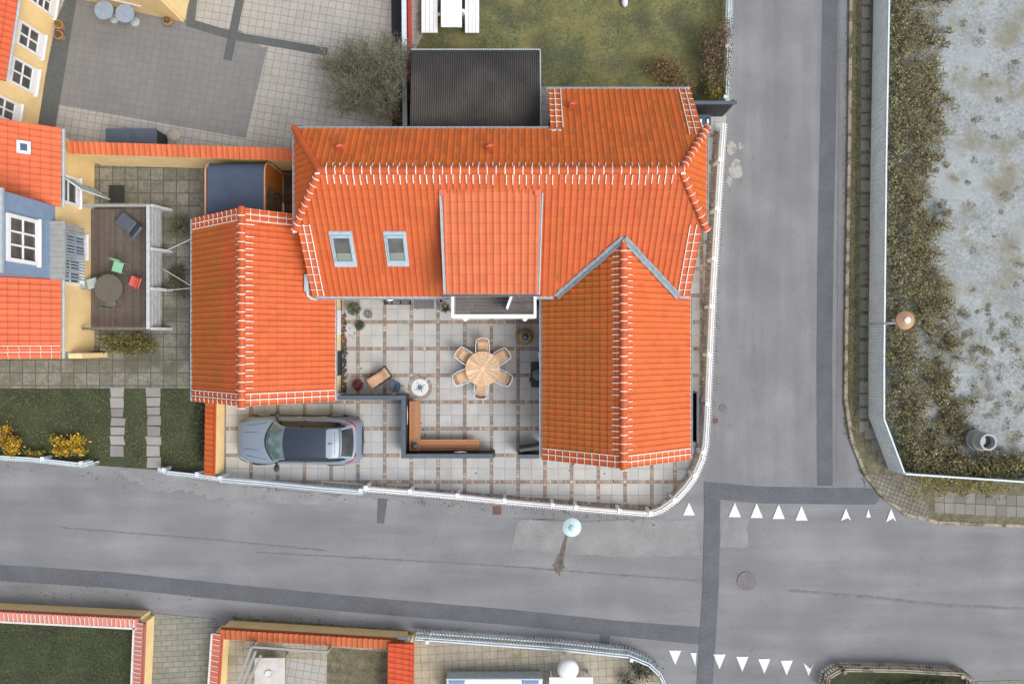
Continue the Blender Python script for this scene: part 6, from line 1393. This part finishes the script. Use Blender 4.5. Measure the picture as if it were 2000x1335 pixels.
# dark box behind the boundary wall
a, b = W(206, 251, .9), W(306, 284, .9); t_ = thing('storage_box', 'dark grey flat topped storage box behind the long boundary wall', 'storage box', ((a.x+b.x)/2, (a.y+b.y)/2, 0)); mb = MB(); mb.box(a.x+.03, b.x-.03, b.y, a.y-.03, .02, .86); mb.build('box_body', M['black'], t_); mb = MB(); mb.box(a.x, b.x, b.y, a.y, .865, .90); mb.build('lid', M['darkcap'], t_, bevel=.01)
c = W(338, 264, .1); mb = MB(); mb.lathe([(.22, 0), (.25, .05), (.18, .1), (.05, .14)], c.x, c.y, .02, n=9, col=(.36, .33, .27), sx=1.2); tag(mb.build('paper_sack', M['col'], bevel=.01), 'crumpled beige sack on the slabs right of the storage box', 'sack')

# ================================================================ TOP LEFT HOUSES
hs = thing('yellow_house', 'yellow house with tilted facade windows and orange roof in the top left corner', 'house', (-19, 11, 0))
bA, bB = Vector((*wp(107, 37, 0), 0)), Vector((*wp(75, 250, 0), 0)); t = (bB-bA).normalized(); n = Vector((t.y, -t.x, 0)); n = n if n.x < 0 else -n
A0 = bA-t*3.0; B0 = bB+t*.1; mb = MB(); mb.prism([tuple(A0[:2]), tuple(B0[:2]), tuple((B0+n*.2)[:2]), tuple((A0+n*.2)[:2])], 0, 2.45); mb.build('wall', M['yellow'], hs)
e0, e1 = A0-n*.35+Vector((0, 0, 2.38)), B0-n*.35-t*1.1+Vector((0, 0, 2.38)); up = n*3.5+Vector((0, 0, 2.57)); sl = Slope([e0, e1, e1+up, e0+up], e0, e1, .22, .31); sl.tiles('roof_slope', hs, (.52, .085, .026), seed=61); back_half(hs, e0, e1, up, (.50, .085, .026), .36, 81); gutter(hs, e0-n*.06, e1-n*.06, .05)
ang = math.atan2(-t.y, -t.x)
def on_base(px, py):      # height of the wall where a photo pixel meets it
    d_ = Vector(((px-1000)/F, -(py-667.5)/F, -1)); o_ = Vector((0, 0, H)); k = (bA-o_).dot(n)/d_.dot(n); return o_+d_*k
for (pa, pb, nr_) in (((79, 115), (86, 70), 2), ((66, 186), (73, 137), 2), ((33, 246), (39, 205), 2), ((103, 36), (108, -10), 3)):
    a, b = on_base(*pa), on_base(*pb); window(hs, a-n*.005, ang, (b-a).length, 1.35, 2, nr_, fr=.09, depth=.08, bot=.22)
hb_ = thing('yellow_house', 'yellow building at the top edge behind the two round grey tables', 'house', (*wp(300, -40, 0), 0)); c1 = W(362, 40, 0); c0 = W(150, -8, 0); tt = (c1-c0).normalized(); nn = Vector((-tt.y, tt.x, 0)); nn = nn if nn.y > 0 else -nn
mb = MB(); mb.prism([tuple((c1-tt*6)[:2]), tuple(c1[:2]), tuple((c1+nn*5.0)[:2]), tuple((c1-tt*6+nn*5.0)[:2])], 0, 2.6); mb.build('wall', M['yellow'], hb_)
sl = Slope([c1-tt*6.1-nn*.3+Vector((0, 0, 2.55)), c1+tt*.15-nn*.3+Vector((0, 0, 2.55)), c1+tt*.15+nn*3+Vector((0, 0, 4.9)), c1-tt*6.1+nn*3+Vector((0, 0, 4.9))], c1-tt*6.1-nn*.3+Vector((0, 0, 2.55)), c1+tt*.15-nn*.3+Vector((0, 0, 2.55)), .22, .31); sl.tiles('roof_slope', hb_, (.52, .085, .026), seed=62); back_half(hb_, c1-tt*6.1-nn*.3+Vector((0, 0, 2.55)), c1+tt*.15-nn*.3+Vector((0, 0, 2.55)), nn*3.3+Vector((0, 0, 2.35)), (.5, .085, .026), .2, 82)
window(hb_, c1-tt*2.6-nn*.005+Vector((0, 0, .75)), math.atan2(tt.y, tt.x), 1.2, 1.2, 2, 2)
mb = MB(); mb.tube([c1-nn*.05-tt*.12+Vector((0, 0, .05)), c1-nn*.05-tt*.12+Vector((0, 0, 2.5))], .04, 8); mb.build('downpipe', M['zinc'], hb_)
for px, py, lb in ((203, 20, 'round grey cafe table on the left of the pair at the top edge'), (244, 26, 'round grey cafe table on the right of the pair at the top edge')):
    c = W(px, py, .72); t_ = thing('cafe_table', lb, 'table', (c.x, c.y, .02), group='round grey cafe tables'); mb = MB(); mb.lathe([(.34, .70), (.36, .71), (.36, .73), (.01, .735)], c.x, c.y, n=32, col=(.27, .33, .42)); mb.build('tabletop', M['col'], t_, smooth='a'); mb = MB(); mb.lathe([(.2, .02), (.03, .06), (.03, .7)], c.x, c.y, n=12); mb.build('leg', M['zinc'], t_)
for px, py, lb in ((117, 50, 'terracotta pot with yellow plant, upper of two beside the facade'), (117, 70, 'terracotta pot with green plant, lower of two beside the facade'), (329, 42, 'terracotta pot at the corner of the top yellow building')):
    c = W(px, py, .2); t_ = thing('terracotta_pot', lb, 'pot', (c.x, c.y, .05)); mb = MB(); mb.lathe([(.12, .02), (.17, .22), (.18, .26), (.14, .26), (.13, .2)], c.x, c.y, .03, n=20, col=(.42, .22, .13)); mb.build('pot', M['col'], t_, smooth='a')
    lf = MB(); leaves(lf, (c.x, c.y, .32), .13, .13, .1, 90, .035, [(.30, .25, .03), (.10, .12, .03)] if py == 50 else [(.06, .09, .02), (.12, .12, .03)], random.Random(px)); lf.build('foliage', M['leaf'], t_)

# ================================================================ ACROSS THE STREET
t_ = thing('pergola', 'grey wooden pergola frame in the yard behind the brown orange wall', 'pergola', (*wp(520, 1300, 0), 0)); mb = MB()
for p, q in (((460, 1345, 1.2), (492, 1262, 1.2)), ((470, 1345, 1.2), (500, 1270, 1.2)), ((492, 1262, 1.2), (640, 1272, 1.2)), ((480, 1345, 1.1), (510, 1278, 1.1))): mb.bar(W(*p), W(*q), .08, .06)
mb.build('beams', M['greyboard'], t_)
for p in ((492, 1262), (640, 1272)): q = W(*p, 1.2); mb = MB(); mb.box(q.x-.04, q.x+.04, q.y-.04, q.y+.04, 0, 1.17); mb.build('post', M['greyboard'], t_)
sheet('terrace_slabs', [(560, 1284), (640, 1288), (636, 1420), (556, 1420)], .026, 'plaza'); sheet('gravel_strip', [(640, 1262), (757, 1272), (755, 1420), (636, 1420)], .028, 'walk')
a, b = W(497, 1284, .7), W(556, 1350, .7); t_ = thing('white_table', 'pale rectangular table in the pergola yard', 'table', ((a.x+b.x)/2, (a.y+b.y)/2, .02)); mb = MB(); mb.box(a.x, b.x, b.y, a.y, .66, .70); mb.build('tabletop', mat('offwhite', (.50, .48, .46), .7), t_, bevel=.01)
for x in (a.x+.1, b.x-.1): mb = MB(); mb.box(x-.03, x+.03, a.y-.16, a.y-.1, .02, .66); mb.build('leg', M['greyboard'], t_)
c = W(525, 1316, .75); mb = MB(); mb.lathe([(.05, 0), (.14, .02), (.15, .05), (.12, .05), (.08, .02)], c.x, c.y, .70, n=24, col=(.55, .55, .54)); tag(mb.build('serving_bowl', M['col'], smooth='a'), 'round pale bowl on the rectangular table in the pergola yard', 'bowl')
c = W(1110, 1309, 1.4); t_ = thing('garden_parasol', 'small closed round white parasol top behind the curved white fence', 'parasol', (c.x, c.y, .02)); mb = MB(); mb.lathe([(.37, -.15), (.40, -.12), (.30, .02), (.1, .1), (.01, .12)], c.x, c.y, 1.4, n=36); mb.build('canopy', M['white'], t_, smooth=True); mb = MB(); mb.tube([(c.x, c.y, .02), (c.x, c.y, 1.4)], .03, 8); mb.build('pole', M['white'], t_)
a, b = W(1073, 1322, .75), W(1158, 1380, .75); t_ = thing('white_garden_table', 'white garden table under the round parasol top', 'table', ((a.x+b.x)/2, (a.y+b.y)/2, .02)); mb = MB()
for k in range(8): y = a.y-(k+1)*(a.y-b.y)/8; mb.box(a.x, b.x, y+.006, y+(a.y-b.y)/8-.006, .70, .74)
mb.build('tabletop', M['white'], t_)
for x in (a.x+.1, b.x-.1): mb = MB(); mb.box(x-.03, x+.03, a.y-.2, a.y-.1, .02, .70); mb.build('leg', M['white'], t_)
a, b = W(872, 1322, .6), W(1060, 1400, .6); t_ = thing('garden_sofa', 'long pale garden sofa with blue cushions at the bottom edge', 'sofa', ((a.x+b.x)/2, (a.y+b.y)/2, .02)); mb = MB(); mb.box(a.x, b.x, a.y-.06, a.y, .1, .7); mb.box(a.x, a.x+.06, b.y, a.y-.06, .1, .6); mb.build('sofa_frame', M['zinc'], t_)
mb = MB(); mb.box(a.x+.06, b.x, b.y, a.y-.06, .15, .4); mb.build('seat', M['white'], t_, bevel=.03)
for xa, xb in ((a.x+.1, a.x+.7), (b.x-.8, b.x-.15)): mb = MB(); mb.box(xa, xb, a.y-.25, a.y-.07, .4, .68); mb.build('cushion', mat('blue_cushion', (.16, .26, .42), .9), t_, bevel=.05)
shrub('shrub', 'dark green bush in the bend of the white fence across the street', 1250, 1318, .75, .5, [(.06, .065, .035), (.09, .09, .05), (.04, .045, .03)], 1300, 71)
shrub('shrub', 'long dark green hedge at the bottom right edge', 1760, 1345, 1.0, .4, [(.07, .09, .025), (.10, .11, .03), (.05, .06, .02)], 2600, 72, sx=2.6, sy=.5)
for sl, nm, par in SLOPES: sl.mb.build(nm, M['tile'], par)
